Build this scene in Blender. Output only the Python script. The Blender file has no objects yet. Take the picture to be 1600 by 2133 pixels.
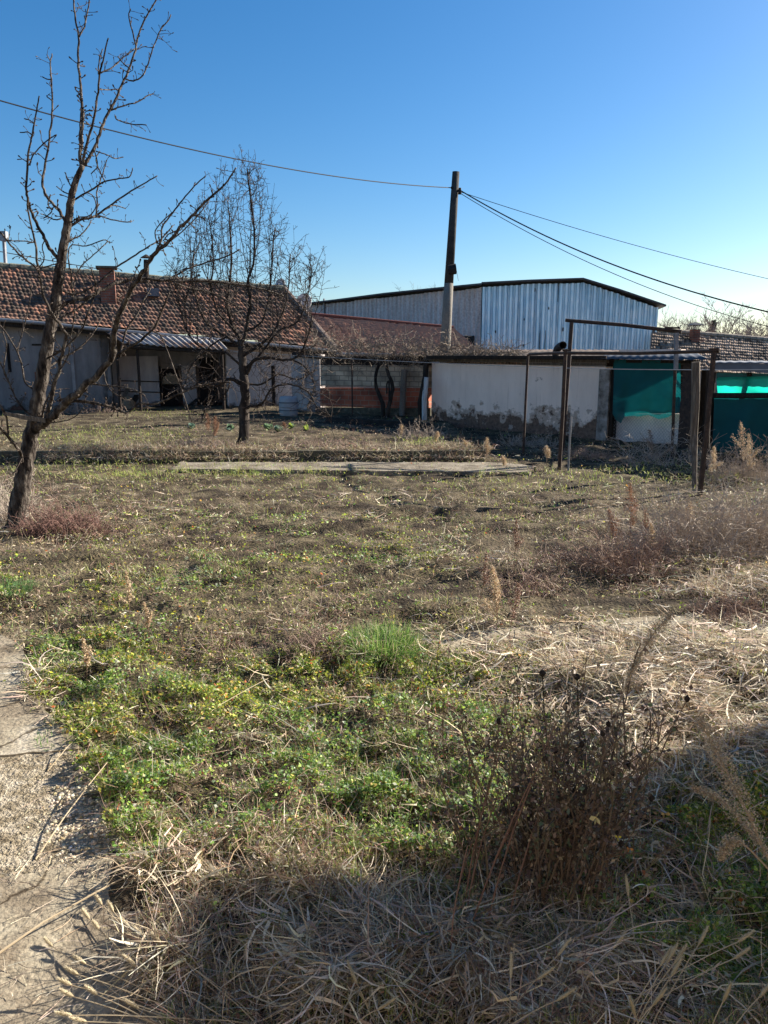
import bpy, math, random
import numpy as np
from mathutils import Vector, Matrix
random.seed(7)
RNG = np.random.default_rng(11)
S = bpy.context.scene
COL = S.collection
R = math.radians

# ---------------------------------------------------------------- camera, sky, sun, exposure
PITCH = R(11.5); FPX = 1600.0; EYE = 1.75            # pixels of the 1600 x 2133 photograph
cd = bpy.data.cameras.new('camera'); cam = bpy.data.objects.new('camera', cd); COL.objects.link(cam)
cam.location = (0, 0, EYE); cam.rotation_euler = (math.pi/2 - PITCH, 0, 0)
cd.sensor_fit = 'VERTICAL'; cd.sensor_height = 32.0; cd.lens = 32.0*FPX/2133.0
cd.clip_start = 0.05; cd.clip_end = 3000
S.camera = cam
SUN_AZ = R(62); SUN_EL = R(26)
w = bpy.data.worlds.new('World'); S.world = w; w.use_nodes = True
nt = w.node_tree; bg = nt.nodes['Background']
sky = nt.nodes.new('ShaderNodeTexSky'); sky.sky_type = 'NISHITA'; sky.sun_disc = False
sky.sun_elevation = SUN_EL; sky.sun_rotation = SUN_AZ
sky.air_density = 1.0; sky.dust_density = 0.8; sky.ozone_density = 3.6; sky.altitude = 300
hs_ = nt.nodes.new('ShaderNodeHueSaturation'); hs_.inputs['Saturation'].default_value = 1.3
nt.links.new(sky.outputs[0], hs_.inputs['Color']); nt.links.new(hs_.outputs[0], bg.inputs[0]); bg.inputs[1].default_value = 0.053
sl = bpy.data.lights.new('sun', 'SUN'); sl.energy = 5.0; sl.angle = R(0.55); sl.color = (1.0, 0.93, 0.82)
so = bpy.data.objects.new('sun', sl); COL.objects.link(so)
sd = Vector((math.sin(SUN_AZ)*math.cos(SUN_EL), math.cos(SUN_AZ)*math.cos(SUN_EL), math.sin(SUN_EL)))
so.rotation_euler = sd.to_track_quat('Z', 'Y').to_euler(); so.location = (20, 10, 20)
S.view_settings.view_transform = 'Standard'; S.view_settings.look = 'None'
S.view_settings.exposure = 1.6; S.view_settings.gamma = 1.0
S.cycles.max_bounces = 6; S.cycles.transparent_max_bounces = 12

# ---------------------------------------------------------------- photo pixel -> world point
CP, SP = math.cos(PITCH), math.sin(PITCH)
def ray(px, py):
    a = (px-800)/FPX; b = (1066.5-py)/FPX
    return Vector((a, CP+b*SP, -SP+b*CP))
def at(px, py, Y):
    r = ray(px, py); return Vector((0, 0, EYE)) + r*(Y/r.y)
def gp(px, py, z=0.0):
    r = ray(px, py); t = (z-EYE)/r.z
    return Vector((r.x*t, r.y*t, z))
class Plane:                                           # a vertical wall plane through two ground points
    def __init__(s, a, b):
        s.a = Vector((a[0], a[1], 0)); s.b = Vector((b[0], b[1], 0)); s.d = (s.b-s.a).normalized()
        s.n = Vector((-s.d.y, s.d.x, 0))
        if s.n.dot(s.a) < 0: s.n = -s.n                # n points away from the camera
    def hit(s, px, py, off=0.0):
        o = Vector((0, 0, EYE)); r = ray(px, py)
        t = ((s.a-o).dot(s.n) + off)/r.dot(s.n)
        return o + r*t
    def pt(s, u, z, off=0.0):
        p = s.a + s.d*u + s.n*off; p.z = z; return p

# ---------------------------------------------------------------- noise
def vnoise(x, y, seed=0):
    x = np.asarray(x, float); y = np.asarray(y, float)
    xi = np.floor(x).astype(np.int64); yi = np.floor(y).astype(np.int64)
    fx = x-xi; fy = y-yi; fx = fx*fx*(3-2*fx); fy = fy*fy*(3-2*fy)
    def h(a, b):
        n = (a*374761393 + b*668265263 + seed*1442695041) & 0xffffffff
        n = ((n ^ (n >> 13))*1274126177) & 0xffffffff
        return ((n ^ (n >> 16)) & 0xffff)/65535.0
    return (h(xi, yi)*(1-fx)+h(xi+1, yi)*fx)*(1-fy) + (h(xi, yi+1)*(1-fx)+h(xi+1, yi+1)*fx)*fy
def fbm(x, y, seed=0, o=4):
    r = 0; a = .5; t = 0
    for i in range(o):
        r = r + a*vnoise(x*2**i, y*2**i, seed+i*17); t += a; a *= .5
    return r/t

# ---------------------------------------------------------------- materials
def newmat(name):
    m = bpy.data.materials.new(name); m.use_nodes = True
    n = m.node_tree; b = n.nodes['Principled BSDF']; return m, n, b
def pm(name, cols, scale=4, rough=.85, bump=.3, bscale=None, stretch=(1, 1, 1), metal=0, detail=8, dist=.02, fine=None, crack=0):
    m, n, b = newmat(name); N = n.nodes.new; L = n.links.new
    tc = N('ShaderNodeTexCoord'); mp = N('ShaderNodeMapping'); mp.inputs['Scale'].default_value = stretch
    L(tc.outputs['Object'], mp.inputs[0])
    no = N('ShaderNodeTexNoise'); no.inputs['Scale'].default_value = scale; no.inputs['Detail'].default_value = detail
    no.inputs['Roughness'].default_value = .65
    L(mp.outputs[0], no.inputs[0])
    cr = N('ShaderNodeValToRGB'); e = cr.color_ramp.elements
    while len(e) < len(cols): e.new(.5)
    for i, (p, c) in enumerate(cols):
        e[i].position = p; e[i].color = (c[0], c[1], c[2], 1)
    L(no.outputs[0], cr.inputs[0])
    src = cr.outputs[0]
    if fine:
        n3 = N('ShaderNodeTexNoise'); n3.inputs['Scale'].default_value = fine; n3.inputs['Detail'].default_value = 4
        L(tc.outputs['Object'], n3.inputs[0])
        mx = N('ShaderNodeMix'); mx.data_type = 'RGBA'; mx.blend_type = 'OVERLAY'; mx.inputs[0].default_value = .6
        L(src, mx.inputs['A']); L(n3.outputs[0], mx.inputs['B']); src = mx.outputs['Result']
    if crack:
        vo = N('ShaderNodeTexVoronoi'); vo.feature = 'DISTANCE_TO_EDGE'; vo.inputs['Scale'].default_value = crack
        dn = N('ShaderNodeTexNoise'); dn.inputs['Scale'].default_value = 5; dn.inputs['Detail'].default_value = 6; L(tc.outputs['Object'], dn.inputs[0])
        dm = N('ShaderNodeMix'); dm.data_type = 'VECTOR'; dm.inputs[0].default_value = .16; L(tc.outputs['Object'], dm.inputs['A']); L(dn.outputs['Color'], dm.inputs['B']); L(dm.outputs['Result'], vo.inputs[0])
        vr = N('ShaderNodeValToRGB'); vr.color_ramp.elements[0].position = .002; vr.color_ramp.elements[0].color = (.22, .19, .16, 1); vr.color_ramp.elements[1].position = .012; vr.color_ramp.elements[1].color = (1, 1, 1, 1); L(vo.outputs['Distance'], vr.inputs[0])
        vm = N('ShaderNodeMix'); vm.data_type = 'RGBA'; vm.blend_type = 'MULTIPLY'; vm.inputs[0].default_value = 1; L(src, vm.inputs['A']); L(vr.outputs[0], vm.inputs['B']); src = vm.outputs['Result']
    L(src, b.inputs['Base Color'])
    b.inputs['Roughness'].default_value = rough; b.inputs['Metallic'].default_value = metal; b.inputs['Specular IOR Level'].default_value = .5 if metal else .12
    if bump:
        n2 = N('ShaderNodeTexNoise'); n2.inputs['Scale'].default_value = bscale or scale*6; n2.inputs['Detail'].default_value = 6
        L(mp.outputs[0], n2.inputs[0])
        bu = N('ShaderNodeBump'); bu.inputs['Strength'].default_value = bump; bu.inputs['Distance'].default_value = dist
        L(n2.outputs[0], bu.inputs['Height']); L(bu.outputs[0], b.inputs['Normal'])
    m['bsdf'] = 1
    return m
def veg(name, trans=.35, rough=.6, spec=.25):
    m, n, b = newmat(name); N = n.nodes.new; L = n.links.new
    at_ = N('ShaderNodeAttribute'); at_.attribute_name = 'Col'
    tr = N('ShaderNodeBsdfTranslucent'); mx = N('ShaderNodeMixShader'); mx.inputs[0].default_value = trans
    L(at_.outputs['Color'], b.inputs['Base Color']); L(at_.outputs['Color'], tr.inputs['Color'])
    b.inputs['Roughness'].default_value = rough; b.inputs['Specular IOR Level'].default_value = spec
    L(b.outputs[0], mx.inputs[1]); L(tr.outputs[0], mx.inputs[2])
    L(mx.outputs[0], n.nodes['Material Output'].inputs['Surface'])
    return m
def brickmat(name, c1, c2, mortar, bw=.26, bh=.075, ms=.012, bump=.6, stain=.5):
    m, n, b = newmat(name); N = n.nodes.new; L = n.links.new
    tc = N('ShaderNodeTexCoord')
    br = N('ShaderNodeTexBrick'); br.inputs['Scale'].default_value = 1
    for k, v in (('Color1', c1), ('Color2', c2), ('Mortar', mortar)): br.inputs[k].default_value = (*v, 1)
    br.inputs['Mortar Size'].default_value = ms; br.inputs['Brick Width'].default_value = bw; br.inputs['Row Height'].default_value = bh
    br.inputs['Mortar Smooth'].default_value = .2
    nz = N('ShaderNodeTexNoise'); nz.inputs['Scale'].default_value = 3; nz.inputs['Detail'].default_value = 2
    L(tc.outputs['UV'], nz.inputs[0])
    vm = N('ShaderNodeMix'); vm.data_type = 'VECTOR'; vm.inputs[0].default_value = .03
    L(tc.outputs['UV'], vm.inputs['A']); L(nz.outputs['Color'], vm.inputs['B'])
    L(vm.outputs['Result'], br.inputs[0])
    n2 = N('ShaderNodeTexNoise'); n2.inputs['Scale'].default_value = 2.2; n2.inputs['Detail'].default_value = 8
    L(tc.outputs['UV'], n2.inputs[0])
    cr = N('ShaderNodeValToRGB'); cr.color_ramp.elements[0].position = .35; cr.color_ramp.elements[0].color = (stain, stain, stain, 1)
    cr.color_ramp.elements[1].position = .65; cr.color_ramp.elements[1].color = (1.15, 1.12, 1.08, 1)
    L(n2.outputs[0], cr.inputs[0])
    mx = N('ShaderNodeMix'); mx.data_type = 'RGBA'; mx.blend_type = 'MULTIPLY'; mx.inputs[0].default_value = 1
    L(br.outputs[0], mx.inputs['A']); L(cr.outputs[0], mx.inputs['B']); L(mx.outputs['Result'], b.inputs['Base Color'])
    bu = N('ShaderNodeBump'); bu.inputs['Strength'].default_value = bump; bu.inputs['Distance'].default_value = .01; bu.invert = True
    L(br.outputs['Fac'], bu.inputs['Height']); L(bu.outputs[0], b.inputs['Normal']); b.inputs['Roughness'].default_value = .95
    return m
def plaster(name, base, base2, peel, zlo=.0, zhi=.75, rust=None):
    """old plaster with wear: ragged spalled patches, most of them low on the wall"""
    m, n, b = newmat(name); N = n.nodes.new; L = n.links.new
    tc = N('ShaderNodeTexCoord'); sx = N('ShaderNodeSeparateXYZ'); L(tc.outputs['UV'], sx.inputs[0])
    def noise(sc, d=8, st=None):
        q = N('ShaderNodeTexNoise'); q.inputs['Scale'].default_value = sc; q.inputs['Detail'].default_value = d; q.inputs['Roughness'].default_value = .65
        if st:
            mp = N('ShaderNodeMapping'); mp.inputs['Scale'].default_value = st; L(tc.outputs['UV'], mp.inputs[0]); L(mp.outputs[0], q.inputs[0])
        else: L(tc.outputs['UV'], q.inputs[0])
        return q.outputs[0]
    def math_(op, a, bb, clamp=False):
        q = N('ShaderNodeMath'); q.operation = op; q.use_clamp = clamp
        for i, v in enumerate((a, bb)):
            if isinstance(v, (int, float)): q.inputs[i].default_value = v
            else: L(v, q.inputs[i])
        return q.outputs[0]
    mr = N('ShaderNodeMapRange'); mr.inputs[1].default_value = zlo; mr.inputs[2].default_value = zhi; mr.inputs[3].default_value = .40; mr.inputs[4].default_value = 0.0
    L(sx.outputs['Y'], mr.inputs[0])
    k = math_('ADD', noise(2.6), mr.outputs[0])
    st = N('ShaderNodeValToRGB'); st.color_ramp.elements[0].position = .755; st.color_ramp.elements[1].position = .775
    L(k, st.inputs[0])
    cb = N('ShaderNodeValToRGB'); e = cb.color_ramp.elements
    e[0].position = .35; e[0].color = (*base2, 1); e[1].position = .62; e[1].color = (*base, 1)
    L(noise(1.3, 8, (1.6, .5, 1)), cb.inputs[0])
    cp = N('ShaderNodeValToRGB'); e = cp.color_ramp.elements
    e[0].position = .35; e[0].color = (peel[0]*.4, peel[1]*.4, peel[2]*.4, 1); e[1].position = .65; e[1].color = (*peel, 1)
    L(noise(14), cp.inputs[0])
    mx = N('ShaderNodeMix'); mx.data_type = 'RGBA'; L(st.outputs[0], mx.inputs[0]); L(cb.outputs[0], mx.inputs['A']); L(cp.outputs[0], mx.inputs['B'])
    s2 = N('ShaderNodeValToRGB'); s2.color_ramp.elements[0].position = .655; s2.color_ramp.elements[1].position = .70; L(k, s2.inputs[0])
    ml = N('ShaderNodeMix'); ml.data_type = 'RGBA'; L(s2.outputs[0], ml.inputs[0]); L(cb.outputs[0], ml.inputs['A']); ml.inputs['B'].default_value = (base2[0]*.62, base2[1]*.58, base2[2]*.55, 1)
    sk = N('ShaderNodeValToRGB'); sk.color_ramp.elements[0].position = .58; sk.color_ramp.elements[1].position = .78; L(noise(3.2, 6, (3.5, .25, 1)), sk.inputs[0])
    ms = N('ShaderNodeMix'); ms.data_type = 'RGBA'; L(math_('MULTIPLY', sk.outputs[0], .55), ms.inputs[0]); L(ml.outputs['Result'], ms.inputs['A']); ms.inputs['B'].default_value = (peel[0]*1.5, peel[1]*1.6, peel[2]*1.6, 1)
    L(ms.outputs['Result'], mx.inputs['A'])
    L(mx.outputs['Result'], b.inputs['Base Color']); b.inputs['Roughness'].default_value = .95
    bu = N('ShaderNodeBump'); bu.inputs['Strength'].default_value = .8; bu.inputs['Distance'].default_value = .03; bu.invert = True
    h = math_('ADD', st.outputs[0], math_('MULTIPLY', noise(22), .35))
    L(h, bu.inputs['Height']); L(bu.outputs[0], b.inputs['Normal'])
    return m

M = {}
M['bark'] = pm('bark', [(.36, (.014, .011, .010)), (.5, (.065, .052, .043)), (.70, (.20, .175, .145))], 17, .9, 1, 34, (1, 1, .33), dist=.05)
M['barkdark'] = pm('bark_dark', [(.3, (.014, .011, .01)), (.55, (.045, .036, .03)), (.75, (.10, .085, .07))], 9, .9, 1, 30, (1, 1, .35))
M['twig'] = pm('twig', [(.3, (.035, .025, .02)), (.6, (.085, .065, .052))], 6, .8, .3)
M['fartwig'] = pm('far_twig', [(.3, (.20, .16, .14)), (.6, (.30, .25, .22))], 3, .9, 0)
M['pole'] = pm('pole_concrete', [(.3, (.13, .118, .10)), (.7, (.24, .22, .19))], 3, .9, .4, 60, (1, 1, .3), fine=40)
M['tar'] = pm('tarred', [(.3, (.018, .016, .015)), (.7, (.045, .04, .038))], 5, .8, .3)
M['rust'] = pm('rusty_steel', [(.3, (.022, .016, .013)), (.55, (.06, .036, .026)), (.75, (.13, .08, .052))], 14, .8, .5, 60, metal=.2)
M['steel'] = pm('grey_steel', [(.3, (.16, .165, .175)), (.7, (.3, .31, .33))], 8, .55, .2, metal=.4)
M['wood'] = pm('weathered_wood', [(.3, (.06, .05, .042)), (.55, (.16, .135, .11)), (.75, (.3, .265, .22))], 7, .9, .8, 20, (6, 6, .5))
M['wooddark'] = pm('dark_wood', [(.3, (.014, .011, .01)), (.7, (.055, .042, .033))], 7, .9, .8, 20, (5, 5, .6))
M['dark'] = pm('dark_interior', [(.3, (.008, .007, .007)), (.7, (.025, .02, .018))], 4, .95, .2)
M['soot'] = pm('soot_black', [(.3, (.012, .012, .013)), (.7, (.04, .038, .038))], 6, .7, .3)
M['concrete'] = pm('old_concrete', [(.30, (.10, .078, .05)), (.44, (.21, .17, .12)), (.56, (.31, .265, .19)), (.70, (.40, .35, .27))], 2.6, .95, .8, 50, dist=.010, fine=60, crack=1.7)
M['rubble'] = pm('rubble_concrete', [(.32, (.10, .075, .045)), (.45, (.24, .195, .13)), (.62, (.42, .36, .27)), (.72, (.55, .5, .4))], 16, .95, 1, 70, dist=.03, fine=90)
M['dullconc'] = pm('dull_concrete', [(.3, (.08, .065, .045)), (.5, (.19, .16, .12)), (.72, (.33, .29, .225))], 3, .95, 1, 40, dist=.012, fine=50)
M['kerb'] = pm('kerb_concrete', [(.3, (.045, .04, .03)), (.55, (.11, .10, .072)), (.75, (.24, .21, .16))], 6, .95, 1, 40, dist=.012, fine=50)
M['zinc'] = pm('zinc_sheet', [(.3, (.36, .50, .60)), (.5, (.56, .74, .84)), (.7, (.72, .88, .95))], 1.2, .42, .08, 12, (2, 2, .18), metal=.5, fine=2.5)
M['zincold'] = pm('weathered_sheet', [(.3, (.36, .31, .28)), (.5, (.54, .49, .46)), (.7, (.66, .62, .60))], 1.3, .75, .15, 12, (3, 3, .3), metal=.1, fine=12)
M['eave'] = pm('eave_metal', [(.3, (.05, .052, .058)), (.7, (.11, .112, .12))], 4, .6, .2)
M['redroof'] = pm('painted_roof', [(.3, (.13, .048, .038)), (.7, (.225, .09, .068))], 1.8, .75, .3, 10)
M['clay'] = veg('clay_tile', 0.0, .9, .1)
M['awning'] = pm('corrugated_awning', [(.36, (.2, .085, .045)), (.47, (.22, .19, .17)), (.6, (.36, .35, .35))], 1.1, .7, .4, 8)
M['gutter'] = pm('gutter', [(.3, (.13, .135, .145)), (.7, (.27, .28, .3))], 3, .5, .1, metal=.4)
M['plaster'] = plaster('white_plaster', (.93, .76, .64), (.80, .64, .53), (.24, .15, .105), .0, .85)
M['panel'] = plaster('pale_panel', (.86, .74, .68), (.66, .57, .52), (.35, .27, .22), -.5, .25)
M['plasterg'] = plaster('grey_plaster', (.26, .235, .225), (.15, .135, .13), (.14, .06, .04), 0, .6)
M['plasterw'] = plaster('pale_plaster', (.44, .39, .37), (.27, .24, .23), (.14, .10, .08), -.1, .5)
M['redbrick'] = brickmat('red_hollow_brick', (.44, .125, .065), (.34, .09, .05), (.30, .20, .14), .25, .13, .01)
M['greybrick'] = brickmat('grey_block', (.60, .49, .37), (.44, .36, .27), (.27, .22, .17), .28, .13, .014)
M['chim'] = brickmat('chimney_brick', (.30, .10, .06), (.2, .07, .045), (.2, .17, .14), .22, .075, .01)
M['slate'] = pm('fascia_grey', [(.3, (.1, .105, .12)), (.7, (.18, .185, .2))], 2, .7, .1)
M['white'] = pm('white_plastic', [(.3, (.30, .29, .29)), (.7, (.42, .41, .41))], 4, .5, .1)
M['dish'] = pm('satellite_dish', [(.3, (.42, .4, .38)), (.7, (.6, .58, .56))], 5, .6, .1)
M['cable'] = pm('cable_black', [(.3, (.012, .012, .014)), (.7, (.03, .03, .034))], 5, .6, 0)
M['wire'] = pm('washing_line', [(.3, (.3, .29, .28)), (.7, (.5, .48, .46))], 5, .6, 0)
M['veg'] = veg('dry_vegetation', .22)
M['leaf'] = veg('green_leaves', .42, .5, .3)
M['stone'] = pm('pebble', [(.3, (.22, .19, .14)), (.5, (.38, .33, .25)), (.7, (.55, .5, .41))], 12, .9, .5, 60)
def netmat(name, c, transp, transl):
    m, n, b = newmat(name); N = n.nodes.new; L = n.links.new
    tc = N('ShaderNodeTexCoord'); no = N('ShaderNodeTexNoise'); no.inputs['Scale'].default_value = 3; no.inputs['Detail'].default_value = 8
    L(tc.outputs['Object'], no.inputs[0]); cr = N('ShaderNodeValToRGB'); e = cr.color_ramp.elements
    e[0].position = .3; e[0].color = (c[0]*.75, c[1]*.75, c[2]*.75, 1); e[1].position = .7; e[1].color = (*c, 1); L(no.outputs[0], cr.inputs[0])
    L(cr.outputs[0], b.inputs['Base Color']); b.inputs['Roughness'].default_value = .8
    tr = N('ShaderNodeBsdfTranslucent'); L(cr.outputs[0], tr.inputs[0]); tp = N('ShaderNodeBsdfTransparent')
    a = N('ShaderNodeMixShader'); a.inputs[0].default_value = transl; L(b.outputs[0], a.inputs[1]); L(tr.outputs[0], a.inputs[2])
    d = N('ShaderNodeMixShader'); d.inputs[0].default_value = transp; L(a.outputs[0], d.inputs[1]); L(tp.outputs[0], d.inputs[2])
    L(d.outputs[0], n.nodes['Material Output'].inputs['Surface']); return m
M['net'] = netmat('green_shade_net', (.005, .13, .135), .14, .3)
M['netsunlit'] = netmat('sunlit_net', (.01, .50, .38), .12, .65)  # same net again, sunlight coming through it put into the colour
def soilmat():
    m, n, b = newmat('soil'); N = n.nodes.new; L = n.links.new
    tc = N('ShaderNodeTexCoord'); no = N('ShaderNodeTexNoise'); no.inputs['Scale'].default_value = 2.2; no.inputs['Detail'].default_value = 12; no.inputs['Roughness'].default_value = .72
    L(tc.outputs['Object'], no.inputs[0]); cr = N('ShaderNodeValToRGB'); e = cr.color_ramp.elements
    for i in range(3): e.new(.5)
    for i, (p, c) in enumerate([(.3, (.022, .017, .012)), (.45, (.05, .038, .026)), (.53, (.10, .08, .048)), (.62, (.16, .128, .085)), (.75, (.28, .23, .165))]):
        e[i].position = p; e[i].color = (*c, 1)
    L(no.outputs[0], cr.inputs[0]); L(cr.outputs[0], b.inputs['Base Color']); b.inputs['Roughness'].default_value = 1
    b.inputs['Specular IOR Level'].default_value = .1
    n2 = N('ShaderNodeTexNoise'); n2.inputs['Scale'].default_value = 45; n2.inputs['Detail'].default_value = 8; L(tc.outputs['Object'], n2.inputs[0])
    bu = N('ShaderNodeBump'); bu.inputs['Strength'].default_value = 1; bu.inputs['Distance'].default_value = .03
    L(n2.outputs[0], bu.inputs['Height']); L(bu.outputs[0], b.inputs['Normal']); return m
M['soil'] = soilmat()

# ---------------------------------------------------------------- object helpers
BASE = {}
def tag(o, label=None, cat=None, group=None, kind=None):
    if label: o['label'] = label
    if cat: o['category'] = cat
    if group: o['group'] = group
    if kind: o['kind'] = kind
    return o
def thing(name, label, cat, loc, group=None):
    o = bpy.data.objects.new(name, None); COL.objects.link(o); o.location = loc; o.empty_display_size = .1
    BASE[o.name] = Vector(loc); return tag(o, label, cat, group)
def mesh_obj(name, V, F, mat, parent=None, base=None, cols=None, uvs=None, smooth=False):
    V = np.asarray(V, dtype=np.float64).reshape(-1, 3)
    if parent is not None: b = BASE[parent.name]
    elif base is not None: b = Vector(base)
    else: b = Vector((0, 0, 0))
    me = bpy.data.meshes.new(name)
    if isinstance(F, np.ndarray):
        n, k = F.shape
        me.vertices.add(len(V)); me.vertices.foreach_set('co', (V-np.array(b)).astype(np.float32).ravel())
        me.loops.add(n*k); me.loops.foreach_set('vertex_index', F.astype(np.int32).ravel())
        me.polygons.add(n); me.polygons.foreach_set('loop_start', (np.arange(n)*k).astype(np.int32))
        me.update(calc_edges=True)
    else:
        me.from_pydata([tuple(v) for v in (V-np.array(b))], [], F)
    if cols is not None:
        ca = me.color_attributes.new('Col', 'FLOAT_COLOR', 'POINT')
        c4 = np.ones((len(V), 4), np.float32); c4[:, :3] = cols; ca.data.foreach_set('color', c4.ravel())
    if uvs is not None:
        ul = me.uv_layers.new(name='UVMap'); li = np.empty(len(me.loops), np.int32); me.loops.foreach_get('vertex_index', li)
        ul.data.foreach_set('uv', np.asarray(uvs, np.float32)[li].ravel())
    if smooth: me.polygons.foreach_set('use_smooth', np.ones(len(me.polygons), bool))
    me.materials.append(mat)
    o = bpy.data.objects.new(name, me); COL.objects.link(o)
    if parent is not None:
        o.parent = parent; BASE[o.name] = b
    else:
        o.location = b; BASE[o.name] = b
    me.validate()
    return o
class MB:
    def __init__(s): s.V = []; s.F = []; s.UV = []
    def prism(s, pts, ext, uv=None, side=True):
        """polygon pts (any plane) pushed along ext"""
        n = len(pts); k = len(s.V); ext = Vector(ext)
        o = Vector(pts[0]); 
        for q in (Vector((0, 0, 0)), ext):
            for p in pts:
                p = Vector(p)+q; s.V.append(p)
                if uv: s.UV.append(((p-uv[0]).dot(uv[1]), p.z))
                else: s.UV.append((p.x+p.y, p.z))
        s.F.append(list(range(k, k+n))); s.F.append(list(range(k+2*n-1, k+n-1, -1)))
        for i in range(n):
            j = (i+1) % n; s.F.append([k+j, k+i, k+n+i, k+n+j])
        return s
    def box(s, c, size, rz=0, rx=0, ry=0):
        m = Matrix.Translation(Vector(c)) @ Matrix.Rotation(rz, 4, 'Z') @ Matrix.Rotation(ry, 4, 'Y') @ Matrix.Rotation(rx, 4, 'X')
        a, b, d = [x/2 for x in size]; k = len(s.V)
        for z in (-d, d):
            for x, y in ((-a, -b), (a, -b), (a, b), (-a, b)):
                p = m @ Vector((x, y, z)); s.V.append(p); s.UV.append((p.x+p.y, p.z))
        for f in ((3, 2, 1, 0), (4, 5, 6, 7), (0, 1, 5, 4), (1, 2, 6, 5), (2, 3, 7, 6), (3, 0, 4, 7)): s.F.append([k+i for i in f])
        return s
    def tube(s, pts, rad, n=8, cap=True, wob=0):
        pts = [Vector(p) for p in pts]
        if not hasattr(rad, '__len__'): rad = [rad]*len(pts)
        k = len(s.V); u = None
        for i, p in enumerate(pts):
            t = (pts[min(i+1, len(pts)-1)]-pts[max(i-1, 0)])
            t = t.normalized() if t.length > 1e-9 else Vector((0, 0, 1))
            if u is None: u = t.orthogonal().normalized()
            else:
                u = u - t*u.dot(t); u = u.normalized() if u.length > 1e-6 else t.orthogonal().normalized()
            v = t.cross(u)
            for j in range(n):
                a = 2*math.pi*j/n; r = rad[i]*(1+wob*(random.random()-.5))
                q = p + (u*math.cos(a)+v*math.sin(a))*r; s.V.append(q); s.UV.append((j/n, q.z))
        for i in range(len(pts)-1):
            for j in range(n):
                a = k+i*n+j; b = k+i*n+(j+1) % n; s.F.append([a, b, b+n, a+n])
        if cap:
            s.F.append([k+j for j in range(n)][::-1]); s.F.append([k+(len(pts)-1)*n+j for j in range(n)])
        return s
    def build(s, name, mat, parent=None, base=None, smooth=False):
        return mesh_obj(name, [tuple(v) for v in s.V], s.F, M[mat] if isinstance(mat, str) else mat, parent, base, None, s.UV, smooth)
def smooth_path(pts, sub=4):
    """Catmull-Rom through points (tuples of any length)"""
    P = [np.array(p, float) for p in pts]; P = [2*P[0]-P[1]] + P + [2*P[-1]-P[-2]]; out = []
    for i in range(1, len(P)-2):
        for k in range(sub):
            t = k/sub; a, b, c, d = P[i-1], P[i], P[i+1], P[i+2]
            out.append(.5*((2*b)+(-a+c)*t+(2*a-5*b+4*c-d)*t*t+(-a+3*b-3*c+d)*t**3))
    out.append(P[-2]); return out

# ================================================================ GROUND
def proj(x, y, z=0.0):
    """world -> photo pixel (arrays)"""
    dz = z-EYE; d = y*CP - dz*SP; u = y*SP + dz*CP
    d = np.where(d < .3, .3, d)
    return 800+FPX*x/d, 1066.5-FPX*u/d
MOUNDS = [  # x, y, radius, height: straw heaps and weedy humps
    (1.9, 4.0, .5, .09), (1.2, 3.6, .4, .05), (.55, 4.4, .3, .05), (3.2, 5.2, .6, .12), (-.85, 2.35, .2, .03), (-.3, 1.95, .35, .0),
    (.4, 1.95, .35, .0), (1.3, 2.9, .4, .07), (-2.6, 6.3, .8, .10), (-3.7, 7.5, .5, .06), (.6, 6.4, .9, .05), (-.4, 4.5, .4, .07), (1.2, 6.0, .6, .05)]
KERB_Y = 13.0
def H(x, y):
    x = np.asarray(x, float); y = np.asarray(y, float)
    h = (fbm(x*.5, y*.5, 3, 3)-.5)*.10 + (fbm(x*2.3, y*2.3, 5, 4)-.5)*.10 + (fbm(x*8, y*8, 9, 3)-.5)*.045
    for a, b, r, k in MOUNDS: h = h + k*np.exp(-((x-a)**2+(y-b)**2)/(r*r))
    ter = np.clip((y-KERB_Y-.04)/.05, 0, 1)*np.clip((1.72-x)/.1, 0, 1)
    h = h*(1-.3*ter) + ter*.13
    # level beds under the paved areas
    px, py = proj(x, y)
    edge = 95+(py-1330)*.27
    conc = 1/(1+np.exp(np.clip((px-edge+25)/12, -30, 30)))*(py > 1300)*(y > .3)
    h = h*(1-conc) - .012*conc
    h = h + .022*np.sin(y*7.4+x*.5)*(y > 5)*(y < 11)*np.clip(2.5-np.abs(x)*.7, 0, 1)
    st = (y > 11.5)*(y < KERB_Y)*(x < 2.3)
    h = np.where(st, h*.25-.02, h)
    flat = np.clip((y-30)/20, 0, 1); return h*(1-flat)
xs = np.concatenate([[-900, -300, -120, -60, -35, -22, -16], np.arange(-13, -4.5, .14), np.arange(-4.5, 4.5, .045), np.arange(4.5, 11, .14), [13, 18, 28, 45, 80, 150, 400, 900]])
ys = np.concatenate([[-60, -20, -6, -2], np.arange(-.5, 1.2, .15), np.arange(1.2, 9, .045), np.arange(9, 26, .1), [27, 29, 32, 36, 42, 50, 65, 90, 140, 260, 600, 1400]])
X, Y = np.meshgrid(xs, ys); Z = H(X, Y)
V = np.stack([X, Y, Z], -1).reshape(-1, 3); nx, ny = len(xs), len(ys)
I = np.arange(nx*ny).reshape(ny, nx)
F = np.stack([I[:-1, :-1], I[:-1, 1:], I[1:, 1:], I[1:, :-1]], -1).reshape(-1, 4)
tag(mesh_obj('ground', V, F, M['soil'], smooth=True), kind='structure')

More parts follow.
